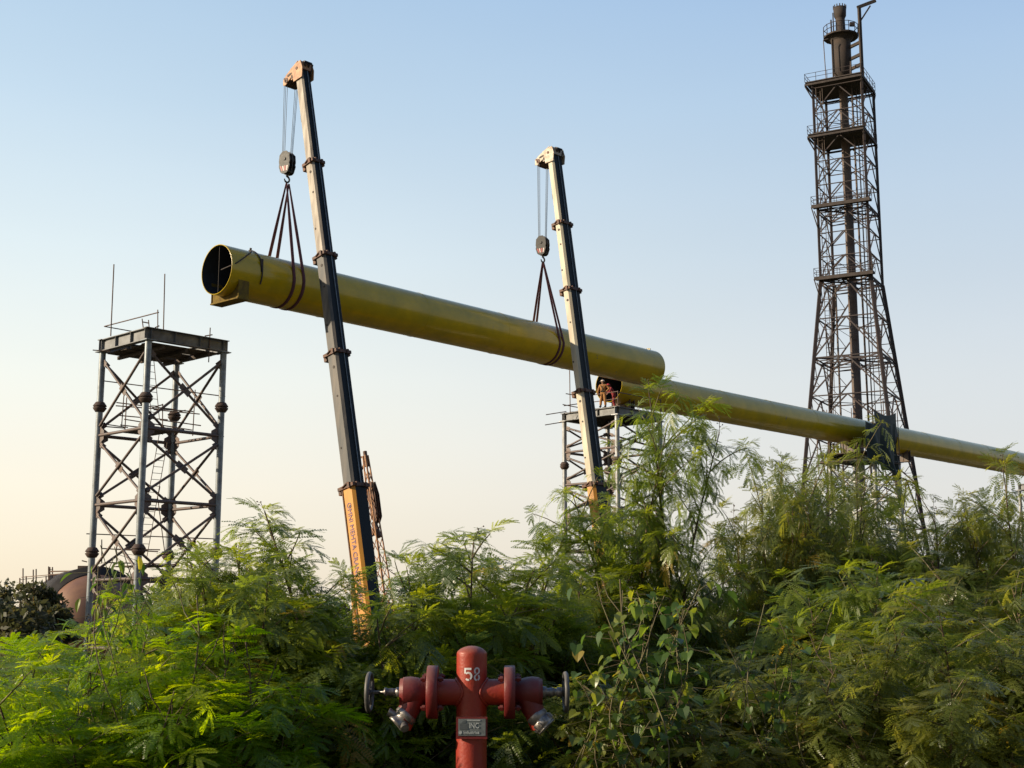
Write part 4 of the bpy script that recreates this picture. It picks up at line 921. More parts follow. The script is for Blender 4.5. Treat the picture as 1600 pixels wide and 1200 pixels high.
def weld(sg):
    pts = []
    for k in range(33):
        t = 2 * math.pi * k / 32; z_ = ra * math.cos(t); y_ = ra * math.sin(t); xx = math.sqrt(max(0, RH ** 2 - y_ ** 2)); pts.append(HO + X * sg * (xx + .003) + Yv * y_ * 1.03 + UP * z_ * 1.03)
    return pts
for sg in (-1, 1): g = MB(); g.path(weld(sg), .0065, n=6); g.build('weld_bead', M['hydrant_red'], arm, hy)
for sg, x0 in ((-1, -.212), (1, .207)):
    fl = MB(); c = HO + X * x0
    fl.lathe(c, X * sg, [(-.030, ra), (-.030, .138), (-.027, .1425), (.0, .1425), (.027, .1425), (.030, .138), (.030, .06)], 48)
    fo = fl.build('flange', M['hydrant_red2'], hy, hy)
    for k in range(4):
        t = R(45 + 90 * k + 3); b = c + UP * (.108 * math.sin(t)) + Yv * (.108 * math.cos(t)); g = MB()
        g.tube(b - X * .062, b + X * .062, .009, n=8)
        for q in (-.045, .045): g.tube(b + X * (q - .008), b + X * (q + .008), .017, n=6, smooth=False)
        g.build('bolt', M['hydrant_red2'], fo, hy)
    # valve body
    g = MB(); s0 = abs(x0) + .03
    g.lathe(HO, X * sg, [(s0, .062), (s0 + .02, .066), (s0 + .05, .078), (s0 + .09, .084), (s0 + .125, .080), (s0 + .132, .079), (s0 + .133, .073), (s0 + .148, .072), (s0 + .15, .05), (s0 + .15, 0.001)], 40)
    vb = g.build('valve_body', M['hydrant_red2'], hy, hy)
    # outlet running down and outwards
    dn = Vector((sg * .46, -.10, -.88)).normalized(); o_ = HO + X * sg * (s0 + .055) - UP * .01
    g = MB(); g.lathe(o_, dn, [(0, .068), (.06, .063), (.10, .058), (.155, .054)], 28)
    nk = g.build('outlet_neck', M['hydrant_red2'], vb, hy)
    dn2 = Vector((sg * .62, -.12, -.62)).normalized(); o2 = o_ + dn * .13
    g = MB(); g.tube(o2 - UP * .01 - X * sg * .01, o2 - UP * .07 + X * sg * .005, .045, .034, n=14); g.build('outlet_tail', M['hydrant_red'], vb, hy)
    g = MB()
    if sg > 0:
        g.lathe(o2, dn2, [(-.02, .050), (-.01, .058), (.022, .060), (.026, .054), (.030, .054), (.034, .060), (.07, .060), (.074, .054), (.078, .057), (.084, .057), (.086, .03), (.07, .028), (.07, .001)], 28)
        for k in range(10): t = 2 * math.pi * k / 10; u_ = dn2.orthogonal().normalized(); v_ = dn2.cross(u_); b = o2 + dn2 * .05 + (u_ * math.cos(t) + v_ * math.sin(t)) * .061; g.box(b, dn2 * .014, (u_ * -math.sin(t) + v_ * math.cos(t)) * .005, (u_ * math.cos(t) + v_ * math.sin(t)) * .004)
    else:
        g.lathe(o2, dn2, [(-.025, .050), (-.015, .062), (.012, .062), (.016, .054), (.05, .054), (.056, .060), (.070, .058), (.071, .040), (.05, .038), (.05, .001)], 24)
        for k in range(3):
            t = 2 * math.pi * k / 3 + 2.6; u_ = dn2.orthogonal().normalized(); v_ = dn2.cross(u_); q = u_ * math.cos(t) + v_ * math.sin(t); g.tube(o2 + dn2 * .04 + q * .045, o2 + dn2 * .052 + q * .082, .020, .023, n=12)
    g.build('hose_coupling', M['coupling'], vb, hy)
    # stem and wheel
    s1 = s0 + .15; g = MB()
    if sg < 0: g.lathe(HO, X * sg, [(s1, .026), (s1 + .018, .026), (s1 + .019, .021), (s1 + .028, .019), (s1 + .03, .0215), (s1 + .036, .019), (s1 + .042, .0215), (s1 + .05, .019), (s1 + .056, .0215), (s1 + .068, .019), (s1 + .07, .024), (s1 + .084, .024), (s1 + .085, .009), (s1 + .17, .009)], 20); xw = s1 + .165; wr_ = .111
    else: g.lathe(HO, X * sg, [(s1, .032), (s1 + .02, .030), (s1 + .022, .022), (s1 + .034, .022), (s1 + .036, .024), (s1 + .062, .024), (s1 + .064, .020), (s1 + .076, .020), (s1 + .078, .026), (s1 + .108, .026), (s1 + .11, .01), (s1 + .12, .01)], 20); xw = s1 + .125; wr_ = .112
    g.build('valve_stem', M['stem_metal'], vb, hy)
    g = MB(); c = HO + X * sg * xw; tors = []
    n1_, n2_ = 40, 10
    tilt = R(-3 if sg < 0 else 3)
    ex = (X * math.cos(tilt) + Yv * math.sin(tilt)); ey = (Yv * math.cos(tilt) - X * math.sin(tilt))
    for k in range(n1_):
        t = 2 * math.pi * k / n1_; rd = ey * math.cos(t) + UP * math.sin(t)
        for j_ in range(n2_):
            u_ = 2 * math.pi * j_ / n2_; tors.append(c + rd * (wr_ - .012 + .011 * math.cos(u_)) + ex * (.013 * math.sin(u_)))
    g.add(tors, [(k * n2_ + j_, k * n2_ + (j_ + 1) % n2_, ((k + 1) % n1_) * n2_ + (j_ + 1) % n2_, ((k + 1) % n1_) * n2_ + j_) for k in range(n1_) for j_ in range(n2_)], 0, True)
    for k in range(5):
        t = 2 * math.pi * k / 5 + .5; rd = ey * math.cos(t) + UP * math.sin(t); tn = -ey * math.sin(t) + UP * math.cos(t); g.box(c + rd * .055, rd * .05, tn * .014, ex * .006)
    g.tube(c - ex * .014, c + ex * .014, .026, n=20)
    g.build('handwheel', M['wheel_iron'], vb, hy)
# base flange at the ground
g = MB(); g.lathe((HX, HY, -1.6), UP, [(0.0, .17), (.03, .17), (.03, .1)], 32); g.build('base_flange', M['hydrant_red2'], hy, hy)
# number plate bracket and plate
pz = HZ - .178
g = MB(); g.box((HX + .004, HY - RH - .004, pz - .004), (.0835, 0, 0), (0, .016, 0), (0, 0, .057)); br = g.build('plate_bracket', M['hydrant_red2'], hy, hy)
g = MB(); yy = HY - RH - .022; g.box((HX + .005, yy, pz), (.073, 0, 0), (0, .002, 0), (0, 0, .044)); pl = g.build('maker_plate', M['plate'], br, hy)
g = MB(); vs, fs = text_mesh('INC', .052, .0008, .0012); g.add([(HX - .012 + x * .62, yy - .0035 - z, pz - .004 + y * .75) for x, y, z in vs], fs)
vs, fs = text_mesh('Industries', .022, .0008, .0006); g.add([(HX - .040 + x * .98, yy - .0035 - z, pz - .034 + y) for x, y, z in vs], fs)
g.tube((HX - .056, yy - .002, pz - .027), (HX - .056, yy - .0045, pz - .027), .009, n=14); g.box((HX + .015, yy - .003, pz + .036), (.035, 0, 0), (0, .001, 0), (0, 0, .003))
g.build('plate_lettering', M['plate_letters'], pl, hy)
g = MB(); g.box((HX - .038, yy - .003, pz + .004), (.022, 0, 0), (0, .001, 0), (0, 0, .016)); g.prism([(HX - .052, yy - .0035, pz + .022), (HX - .030, yy - .0035, pz + .022), (HX - .024, yy - .0035, pz + .036), (HX - .036, yy - .0035, pz + .036)], (0, .002, 0)); g.build('plate_emblem', M['plate_dark'], pl, hy)
# stencilled number, wrapped round the pipe
def onr(x, z, lift=.0012): a_ = x / RH; return Vector((HX + (RH + lift) * math.sin(a_), HY - (RH + lift) * math.cos(a_), z))
def stroke(g, pts, wd):
    P_ = [Vector(p) for p in pts]; vs = []
    for i, p in enumerate(P_):
        d = (P_[min(i + 1, len(P_) - 1)] - P_[max(i - 1, 0)]).normalized(); n_ = Vector((-d.y, d.x)); w2 = wd[i] if isinstance(wd, list) else wd
        vs += [onr(*(p + n_ * w2 / 2)), onr(*(p - n_ * w2 / 2))]
    g.add(vs, [(2 * i, 2 * i + 1, 2 * i + 3, 2 * i + 2) for i in range(len(P_) - 1)], 0, True)
g = MB(); zc = HZ + .098
arc = lambda cx, cz, rx, rz, a0, a1, n=18: [(cx + rx * math.cos(R(a0 + (a1 - a0) * k / n)), cz + rz * math.sin(R(a0 + (a1 - a0) * k / n))) for k in range(n + 1)]
sx0 = -.016
stroke(g, [(sx0 - .020, zc + .0285), (sx0 - .004, zc + .0290), (sx0 + .016, zc + .0285)], .011)
stroke(g, [(sx0 - .018, zc + .034), (sx0 - .0185, zc + .015), (sx0 - .0185, zc + .004)], .010)
stroke(g, arc(sx0 - .0005, zc - .010, .0165, .0185, 140, -55), [.008 + .003 * math.sin(math.pi * k / 18) for k in range(19)])
stroke(g, arc(sx0 - .0005, zc - .012, .0165, .0175, -72, -140, 8), .010)
sx1 = .031
stroke(g, arc(sx1, zc + .018, .0125, .0150, -60, 235, 24), [.0085] * 25)
stroke(g, arc(sx1, zc - .017, .0125, .0135, 60, -75, 14), .0088); stroke(g, arc(sx1, zc - .017, .0130, .0145, -98, -235, 14), .0088)
stroke(g, [(sx1 + .007, zc + .006), (sx1 - .002, zc + .0), (sx1 - .008, zc - .006)], .007)
g.build('painted_number', M['white_paint'], hy, hy)

# ------------------------------------------------------------------ vegetation
def fast_mesh(name, V, quads, tint, m, loc, parent=None):
    me = bpy.data.meshes.new(name); nq = len(quads)
    me.vertices.add(len(V)); me.vertices.foreach_set('co', V.astype(np.float32).ravel())
    me.loops.add(nq * 4); me.loops.foreach_set('vertex_index', quads.astype(np.int32).ravel())
    me.polygons.add(nq); me.polygons.foreach_set('loop_start', np.arange(0, nq * 4, 4, dtype=np.int32))
    try: me.polygons.foreach_set('loop_total', np.full(nq, 4, dtype=np.int32))
    except Exception: pass
    a = me.attributes.new('tint', 'FLOAT', 'POINT'); a.data.foreach_set('value', tint.astype(np.float32))
    me.materials.append(m); me.update(calc_edges=True); me.validate()
    o = bpy.data.objects.new(name, me); col.objects.link(o)
    if parent is not None: o.parent = parent
    else: o.location = loc
    return o
def leaf_template(r_, L_=.26, pairs=7, droop=1.0, lod=0, pl=.095):
    """a twice-feathered leaf: rachis with pairs of pinnae, each carrying rows of narrow leaflets"""
    V, Qd = [], []
    def quad(a, b, c, d): i = len(V); V.extend([a, b, c, d]); Qd.append((i, i + 1, i + 2, i + 3))
    n = 12; p = np.zeros(3); th = .35; pts = [p.copy()]; tg = []
    yaw = r_.uniform(-.3, .3)
    for k in range(n):
        a = th - droop * (k / n) ** 1.1; ya = yaw * k / n
        t = np.array([math.cos(a) * math.cos(ya), math.cos(a) * math.sin(ya), math.sin(a)]); tg.append(t); p = p + t * L_ / n; pts.append(p.copy())
    tg.append(tg[-1]); pts = np.array(pts); tg = np.array(tg)
    def samp(f): x = f * n; i = min(int(x), n - 1); u = x - i; return pts[i] * (1 - u) + pts[i + 1] * u, tg[i]
    up = np.array([0, 0, 1.0])
    for k in range(0, n, 2):
        t = tg[k]; s = np.cross(up, t); s /= np.linalg.norm(s); w_ = .0016 if lod == 0 else .002
        quad(pts[k] - s * w_, pts[k] + s * w_, pts[k + 2] + s * w_ * .8, pts[k + 2] - s * w_ * .8)
    for i in range(pairs):
        f = .22 + .78 * i / (pairs - 1); q, t = samp(f); s = np.cross(up, t); s /= np.linalg.norm(s); nn = np.cross(t, s)
        for sg in (-1, 1):
            ang = R(58 - 34 * f + r_.uniform(-9, 9)); lp = pl * (.85 + .5 * math.sin(math.pi * min(1, .15 + f * .75))) * r_.uniform(.88, 1.1)
            d = t * math.cos(ang) + s * sg * math.sin(ang) + nn * r_.uniform(-.30, .18); d /= np.linalg.norm(d)
            m_ = 6; pp = [q.copy()]; dd = []
            fall = r_.uniform(.35, .75) * droop
            for k in range(m_):
                d2 = d - up * fall * (k / m_) ** 1.3 * .7; d2 /= np.linalg.norm(d2); dd.append(d2); pp.append(pp[-1] + d2 * lp / m_)
            dd.append(dd[-1]); pp = np.array(pp)
            if lod == 2:
                w_ = lp * .085
                for k in range(0, m_, 3):
                    l_ = np.cross(nn, dd[k]); l_ /= np.linalg.norm(l_); wa = w_ * (.7 if k == 0 else 1); wb = w_ * (1 if k == 0 else .3)
                    quad(pp[k] - l_ * wa, pp[k] + l_ * wa, pp[k + 3] + l_ * wb, pp[k + 3] - l_ * wb)
                continue
            for k in range(0, m_, 3):
                l_ = np.cross(nn, dd[k]); l_ /= np.linalg.norm(l_); quad(pp[k] - l_ * .0009, pp[k] + l_ * .0009, pp[k + 3] + l_ * .0007, pp[k + 3] - l_ * .0007)
            nl = 10 if lod == 0 else 8; lw = .0054 if lod == 0 else .0064
            for j_ in range(nl):
                x = (.06 + .92 * j_ / (nl - 1)) * m_; k = min(int(x), m_ - 1); u = x - k; c = pp[k] * (1 - u) + pp[k + 1] * u; dr = dd[k]
                l_ = np.cross(nn, dr); l_ /= np.linalg.norm(l_); ll = .0150 * (.8 + .3 * math.sin(math.pi * (j_ + .8) / nl)) * r_.uniform(.9, 1.1)
                for s2 in (-1, 1):
                    e = dr * .55 + l_ * s2 * .82 + nn * r_.uniform(-.22, .12); e /= np.linalg.norm(e); wv = np.cross(nn, e); wv /= np.linalg.norm(wv)
                    quad(c, c + e * ll * .45 - wv * lw, c + e * ll, c + e * ll * .45 + wv * lw)
    return np.array(V), np.array(Qd)
tr_ = random.Random(5)
TPL = {lod: [leaf_template(tr_, L_=tr_.uniform(.17, .25), pairs=tr_.choice([4, 5, 6]), droop=d_, lod=lod) for d_ in (.5, .8, 1.1, 1.4, 1.7, 1.2)] for lod in (0, 1, 2)}
def place_leaves(items, lod):
    """items: (pos, azimuth, pitch, roll, scale, template, tint)"""
    Vs, Qs, Ts = [], [], []; off = 0
    for pos, azm, pit, rol, sc, ti, tn in items:
        V, Qd = TPL[lod][ti]
        ca, sa, cp, sp, cr_, sr = math.cos(azm), math.sin(azm), math.cos(pit), math.sin(pit), math.cos(rol), math.sin(rol)
        Rz = np.array([[ca, -sa, 0], [sa, ca, 0], [0, 0, 1]]); Ry = np.array([[cp, 0, -sp], [0, 1, 0], [sp, 0, cp]]); Rx = np.array([[1, 0, 0], [0, cr_, -sr], [0, sr, cr_]])
        Mx = Rz @ Ry @ Rx * sc
        Vs.append(V @ Mx.T + np.array(pos)); Qs.append(Qd + off); Ts.append(np.full(len(V), tn)); off += len(V)
    return np.concatenate(Vs), np.concatenate(Qs), np.concatenate(Ts)
def branch_curve(r_, p, d, L_, seg=.1, wig=.10, grav=0.0):
    pts = [np.array(p, float)]; d = np.array(d, float); d /= np.linalg.norm(d)
    for k in range(max(2, int(L_ / seg))):
        d = d + np.array([r_.uniform(-wig, wig), r_.uniform(-wig, wig), r_.uniform(-wig, wig) * .5 - grav]); d /= np.linalg.norm(d)
        pts.append(pts[-1] + d * seg)
    return pts
def grow(seed, Hh, spread, nstem, lean=(0, 0), nb=11, bl=.75, lod=0, low=.25, sprig=True, leafs=1.0, pods=0, sp=.050, pitch=0.0):
    r_ = random.Random(seed); st = MB(); items = []; pd = MB(); tips = []
    def dress(pts, f0, sp, base_t):
        tot = len(pts); acc = 0; ph = r_.uniform(0, 6.28)
        for i in range(int(f0 * tot), tot - 1):
            a, b = pts[i], pts[i + 1]; seg = np.linalg.norm(b - a); acc += seg
            while acc > sp:
                acc -= sp; ph += 2.4; t = r_.random(); pos = a + (b - a) * t; dr = b - a
                az0 = math.atan2(dr[1], dr[0]); az = ph if abs(dr[2]) > seg * .75 else az0 + (1 if r_.random() < .5 else -1) * r_.uniform(.35, 1.5)
                tipf = i / tot; sc = leafs * r_.uniform(.8, 1.3) * (1 if tipf < .85 else .8)
                items.append((pos, az + r_.uniform(-.3, .3), r_.uniform(-.9, .7) + (.25 if tipf > .85 else 0) + pitch, r_.uniform(-.5, .5), sc, r_.randrange(6), 1.0 if r_.random() < .025 else min(.93, max(0, base_t + r_.uniform(-.22, .22) + .3 * (tipf - .5)))))
        # tip tuft
        for k in range(4): items.append((pts[-1], r_.uniform(0, 6.28), r_.uniform(.1, .8), r_.uniform(-.4, .4), leafs * r_.uniform(.45, .75), r_.randrange(6), min(.93, base_t + .3)))
    for s in range(nstem):
        a = 6.283 * s / nstem + r_.uniform(-.6, .6); o = np.array([math.cos(a) * spread * .18, math.sin(a) * spread * .18, -.1])
        hh = Hh * (1.0 if s == 0 else r_.uniform(.76, .97)); ln = (lean[0] + math.cos(a) * spread * .30 / Hh * (0.3 if s == 0 else 1), lean[1] + math.sin(a) * spread * .30 / Hh)
        main = branch_curve(r_, o, (ln[0], ln[1], 1), hh, .12, .055)
        k_ = hh / (main[-1][2] + .1) if main[-1][2] > .2 else 1
        main = [o + (p - o) * np.array([1, 1, k_]) for p in main]
        n = len(main); rad = [.019 * (1 - .8 * i / n) * (hh / 2.4) ** .7 for i in range(n)]
        st.path(main, rad, n=6, mi=0); dress(main, .62, sp * 1.1, .5)
        if sprig and s < 2:
            q = main[-1]; dv = (main[-1] - main[-2]); dv /= np.linalg.norm(dv)
            tw = branch_curve(r_, q, dv + np.array([r_.uniform(-.3, .3), r_.uniform(-.2, .2), 0]), r_.uniform(.10, .22), .04, .12); st.path(tw, .0028, n=4, mi=0)
            for p in tw[1:]:
                for z_ in range(2):
                    e = p + np.array([r_.uniform(-.035, .035), r_.uniform(-.03, .03), r_.uniform(-.01, .03)]); st.tube(p, e, .0012, n=3, caps=False); st.lathe(e - np.array([0, 0, .007]), (0, 0, 1), [(0, .001), (.003, .006), (.009, .006), (.013, .001)], 6)
        for b in range(nb):
            f = low + (.95 - low) * (b + r_.random() * .7) / nb; i = min(int(f * n), n - 2); p = main[i]
            az = r_.uniform(0, 6.28); el = r_.uniform(.55, 1.3); L_ = bl * (1.05 - .55 * f) * r_.uniform(.65, 1.25)
            br = branch_curve(r_, p, (math.cos(az) * math.cos(el), math.sin(az) * math.cos(el), math.sin(el)), L_, .08, .10, .02 + .05 * r_.random())
            m_ = len(br); st.path(br, [.0085 * (1 - .75 * k / m_) for k in range(m_)], n=5, mi=1); dress(br, .22, sp, r_.choice([.25, .45, .6]) )
            if pods and r_.random() < .5: tips.append(br[len(br) * 2 // 3])
    for k in range(min(pods, len(tips))):
        p = tips[k]
        for j_ in range(r_.randint(7, 14)):
            e = p + np.array([r_.uniform(-.06, .06), r_.uniform(-.05, .05), -r_.uniform(.10, .20)]); d = (e - p); w_ = np.cross(d, [r_.uniform(-1, 1), r_.uniform(-1, 1), 0]); w_ = w_ / (np.linalg.norm(w_) + 1e-9) * .0075
            a_ = p + d * .2; c_ = p + d * .6; pd.add([p, a_ + w_, c_ + w_, e, c_ - w_, a_ - w_], [(0, 1, 2, 3, 4, 5)])
    return st, place_leaves(items, lod), pd, len(items)
def mesh_set(name, seed, Hh, m, **kw):
    st, (V, Qd, T), pd, n = grow(seed, Hh, **kw)
    crown = fast_mesh('crown', V, Qd, T, m, (0, 0, 0)); col.objects.unlink(crown)
    stem = st.build('trunk', [M['bark'], M['green_stem']], None, None, (0, 0, 0)); col.objects.unlink(stem)
    pod = None
    if pd.v: pod = pd.build('seed_pods', M['pod'], None, None, (0, 0, 0)); col.objects.unlink(pod)
    return dict(h=Hh, crown=crown, stem=stem, pod=pod, n=n)
KINDS = {
 'young': mesh_set('young', 21, 2.5, M['leaf_young'], leafs=1.35, sp=.078, spread=1.1, nstem=5, nb=12, bl=.75),
 'young2': mesh_set('young2', 22, 2.4, M['leaf_young'], leafs=1.35, sp=.078, spread=1.3, nstem=5, nb=11, bl=.8, lean=(-.12, 0)),
 'mid': mesh_set('mid', 23, 2.6, M['leaf'], leafs=1.35, sp=.078, spread=1.1, nstem=4, nb=15, bl=.8, lean=(.10, 0)),
 'mid2': mesh_set('mid2', 24, 2.6, M['leaf'], leafs=1.35, sp=.078, spread=1.2, nstem=5, nb=13, bl=.85, pods=3),
 'slim': mesh_set('slim', 25, 3.0, M['leaf'], leafs=1.15, spread=.7, nstem=3, nb=15, bl=.62, sp=.05),
 'tall': mesh_set('tall', 26, 3.8, M['leaf'], leafs=1.0, pitch=-.35, spread=1.1, nstem=4, nb=20, bl=1.0, pods=2, sp=.066),
 'dark': mesh_set('dark', 27, 3.2, M['leaf_dark'], pitch=-.35, spread=1.5, nstem=6, nb=16, bl=.95, lod=1, pods=5, leafs=1.15, sp=.078),
 'dark2': mesh_set('dark2', 28, 3.0, M['leaf_dark'], pitch=-.35, spread=1.4, nstem=6, nb=16, bl=.9, lod=1, pods=3, leafs=1.15, sp=.078),
}
def shrub(kind, px, ytop, Y, label, group=None, rot=0, sx=1.0, cat='shrub', name='feathery_shrub'):
    top = at(px, ytop, Y=Y); g0 = float(gz(top.x, Y)); K = KINDS[kind]; s_ = (top.z - g0) / (K['h'] * 1.0)
    r = bpy.data.objects.new(name, None); r.empty_display_size = .2; col.objects.link(r); r.location = (top.x, Y, g0); r.rotation_euler = (0, 0, R(rot)); r.scale = (max(.8, min(1.15, s_)) * sx,) * 2 + (s_,)
    tag(r, label, cat, group)
    for q in ('crown', 'stem', 'pod'):
        if K[q] is not None:
            c_ = K[q].copy(); col.objects.link(c_); c_.parent = r
    return r
TH = 'feathery shrubs of the roadside thicket'
S_ = [  # kind, photo x, photo y of the top, distance, rotation, width, label
 ('young2', 150, 962, 7.6, 0, 1.0, 'bright green feathery shrub low at the left, in front of the leftmost tower legs'),
 ('young', 120, 1130, 7.2, 130, .9, 'lowest bright green feathery shrub in the bottom left corner of the photo'),
 ('young2', 262, 990, 8.2, 60, 1.0, 'bright yellow-green feathery shrub in front of the front leg of the left tower'),
 ('mid2', 258, 888, 9.8, 77, .6, 'narrow feathery shrub rising between the left tower\'s front and right legs'),
 ('mid', 322, 905, 9.2, 200, .9, 'feathery green shrub covering the foot of the right leg of the left tower'),
 ('slim', 432, 775, 8.8, 20, 1.2, 'slender feathery shrub rising highest between the left tower and left crane'),
 ('mid2', 395, 860, 9.6, 250, 1.0, 'feathery shrub just left of the slender tall one beside the left crane'),
 ('mid', 480, 870, 9.4, 90, .9, 'feathery shrub just right of the slender tall one, left of the yellow boom foot'),
 ('young', 350, 1010, 7.6, 310, 1.0, 'low feathery shrub left of the hydrant, below the slender tall shrub'),
 ('mid', 645, 825, 9.0, 330, 1.1, 'feathery shrub with a bare seed twig just right of the left crane boom'),
 ('mid2', 548, 965, 9.3, 150, .95, 'feathery shrub hiding the yellow foot of the left crane'),
 ('young', 520, 1060, 8.8, 15, .9, 'bright low feathery shrub directly left of the hydrant handwheel'),
 ('slim', 775, 832, 10.5, 45, 1.2, 'thin feathery shrub standing alone midway between the two cranes'),
 ('mid', 710, 905, 10.0, 270, 1.0, 'feathery shrub directly above and behind the hydrant cap'),
 ('tall', 1018, 592, 11.0, 300, .85, 'tallest feathery shrub, its top reaching the yellow pipes beside the workers'),
 ('slim', 868, 815, 11.4, 190, 1.3, 'feathery shrub in front of the left legs of the middle tower'),
 ('tall', 1012, 750, 11.6, 100, .72, 'feathery shrub wrapped round the lower part of the right crane boom'),
 ('mid2', 845, 900, 10.2, 20, 1.0, 'feathery shrub above the right handwheel, left of the right crane boom'),
 ('dark2', 1075, 890, 12.0, 210, .7, 'dark feathery shrub just right of the tallest one, under the long pipe'),
 ('dark', 1262, 685, 12.5, 0, .8, 'wide dark feathery shrub touching the pipe just left of the tarpaulins'),
 ('dark2', 1195, 715, 12.2, 140, .62, 'feathery shrub with a bare twig at the left edge of the wide dark clump'),
 ('dark2', 1315, 775, 12.8, 250, .85, 'dark feathery shrub under the joint hung with tarpaulins'),
 ('dark', 1415, 765, 13.2, 70, .85, 'dark drooping shrub hiding the right leg of the tarpaulin tower'),
 ('dark2', 1590, 725, 12.0, 320, .85, 'dark drooping shrub at the right edge, hiding the last tower'),
 ('dark', 1515, 795, 12.6, 180, .8, 'dark feathery shrub right of the flare tower foot'),
 ('dark', 1460, 880, 12.0, 30, .8, 'dark feathery shrub in front of the right foot of the flare tower'),
]
for kd, px, yt, Y, rt, sx, lb in S_: shrub(kd, px, yt, Y, lb, TH, rt, sx)
fill = []
rf = random.Random(3)
def sky_y(x):      # the upper edge of the massed thicket across the photo
    pts = [(-150, 1010), (0, 985), (120, 1000), (250, 965), (330, 905), (500, 925), (545, 985), (610, 985), (660, 940), (700, 935), (760, 950), (860, 930), (930, 985), (975, 960), (1070, 945), (1165, 955), (1235, 840), (1420, 820), (1480, 890), (1600, 830), (1760, 830)]
    for (a, b), (c, d) in zip(pts, pts[1:]):
        if a <= x <= c: return b + (d - b) * (x - a) / (c - a)
    return 930
for row, (Y, dx_, dy) in enumerate([(8.4, 118, 100), (10.3, 104, 55), (12.6, 98, 28), (15.0, 96, 20)]):
    x = -90 + row * 30
    while x < 1700:
        left = x < 620; kd = rf.choice(['young', 'young2', 'mid', 'mid2'] if left else (['mid', 'mid2', 'dark2'] if x < 1000 else ['dark', 'dark2', 'mid2', 'dark']))
        yt = sky_y(x) + dy + rf.uniform(-12, 60 if row < 2 else 30) + (60 if row == 0 and 560 < x < 920 else 0)
        if x < 70 and row > 0: kd = 'dark2'
        if x < 70 and row == 0: x += 50; continue
        fill.append((kd, x, yt, (Y + rf.uniform(-.6, .6)) if not (row == 0 and 480 < x < 1000) else 9.3, rf.uniform(0, 360), rf.uniform(.85, 1.1), row)); x += dx_ * rf.uniform(1.0, 1.45)
ranks = ['low feathery shrub at the thicket front, ', 'feathery shrub in the thicket\'s second rank, ', 'feathery shrub deep in the thicket, ', 'feathery shrub at the thicket\'s far side, ']
rowgrp = ['low shrubs at the front of the thicket', 'shrubs in the second rank of the thicket', 'shrubs deep in the thicket', 'shrubs at the far side of the thicket']
marks = [(-80, 'outside the left edge'), (20, 'at the left edge'), (100, 'below the brown tank'), (165, 'below the left tower\'s left leg'), (240, 'below the left tower\'s front leg'), (320, 'below the left tower\'s right leg'), (400, 'left below the slender tall shrub'),
    (470, 'right below the slender tall shrub'), (550, 'below the left crane boom'), (630, 'above the hydrant\'s left valve'), (735, 'above the hydrant cap'), (830, 'above the hydrant\'s right valve'), (900, 'below the middle tower\'s left leg'), (970, 'below the right crane boom'), (1060, 'below the tallest shrub'),
    (1150, 'below the sky gap right of the tallest shrub'), (1230, 'below the wide dark clump'), (1310, 'left below the tarpaulins'), (1390, 'right below the tarpaulins'), (1460, 'below the flare tower\'s right foot'), (1540, 'near the right edge'), (1620, 'at the right edge'), (1700, 'outside the right edge')]
used = set()
for kd, x, yt, Y, rt, sx, row in fill:
    k_ = min(((abs(mx_ - x), nm) for mx_, nm in marks if (row, nm) not in used), default=(0, ''))[1]; used.add((row, k_))
    shrub(kd, x, yt, Y, ranks[row] + k_, rowgrp[row], rt, sx)

# dense undergrowth between and below the shrubs
items = []
for k in range(2000):
    Y = rf.uniform(9.2, 17.5); px = rf.uniform(-420, 2000); yt = sky_y(px) + 45; zt_ = at(px, yt + 25, Y=Y).z; x = at(px, 965, Y=Y).x; z0 = float(gz(x, Y)) - .05
    z = z0 + (zt_ - z0) * rf.random() ** .9
    items.append(((x, Y, z), rf.uniform(0, 6.28), rf.uniform(-.3, .6), rf.uniform(-.6, .6), rf.uniform(1.0, 1.5), rf.randrange(6), rf.random()))
V, Qd, T = place_leaves(items, 2)
tag(fast_mesh('undergrowth', V, Qd, T, M['leaf_dark'], (0, 0, 0)), 'dark tangled undergrowth filling the thicket below the shrubs', 'undergrowth', kind='stuff')
KILL = [k_[q] for k_ in KINDS.values() for q in ('crown', 'stem', 'pod') if k_[q] is not None]
for o in KILL: bpy.data.objects.remove(o)

# broad heart-shaped leaves of climbing vines and broad-leaved saplings
def heart(sz, fold=.35):
    prof = [(0, 0), (.30, -.16), (.52, .10), (.44, .48), (.22, .80), (0, 1.08)]; V = []; Q_ = []
    for sg in (-1, 1):
        b = len(V)
        for i in range(6): x, y = prof[i]; V.append((x * sg * sz * 1.15, y * sz * .95, abs(x) * fold * sz - .18 * y * y * sz))
        for i in range(6): V.append((0, max(0, prof[i][1]) * sz * .98, -.18 * prof[i][1] ** 2 * sz))
        for i in range(5): Q_.append((b + i, b + i + 1, b + 7 + i, b + 6 + i))
    return np.array(V), np.array(Q_)
def lance(sz):
    V = []; Q_ = []
    for sg in (-1, 1):
        b = len(V); prof = [(.0, 0), (.15, .2), (.2, .45), (.13, .75), (0, 1.0)]
        for x, y in prof: V.append((x * sg * sz, y * sz, abs(x) * .5 * sz - .3 * y * y * sz))
        for x, y in prof: V.append((0, y * sz, -.3 * y * y * sz))
        for i in range(4): Q_.append((b + i, b + i + 1, b + 6 + i, b + 5 + i))
    return np.array(V), np.array(Q_)
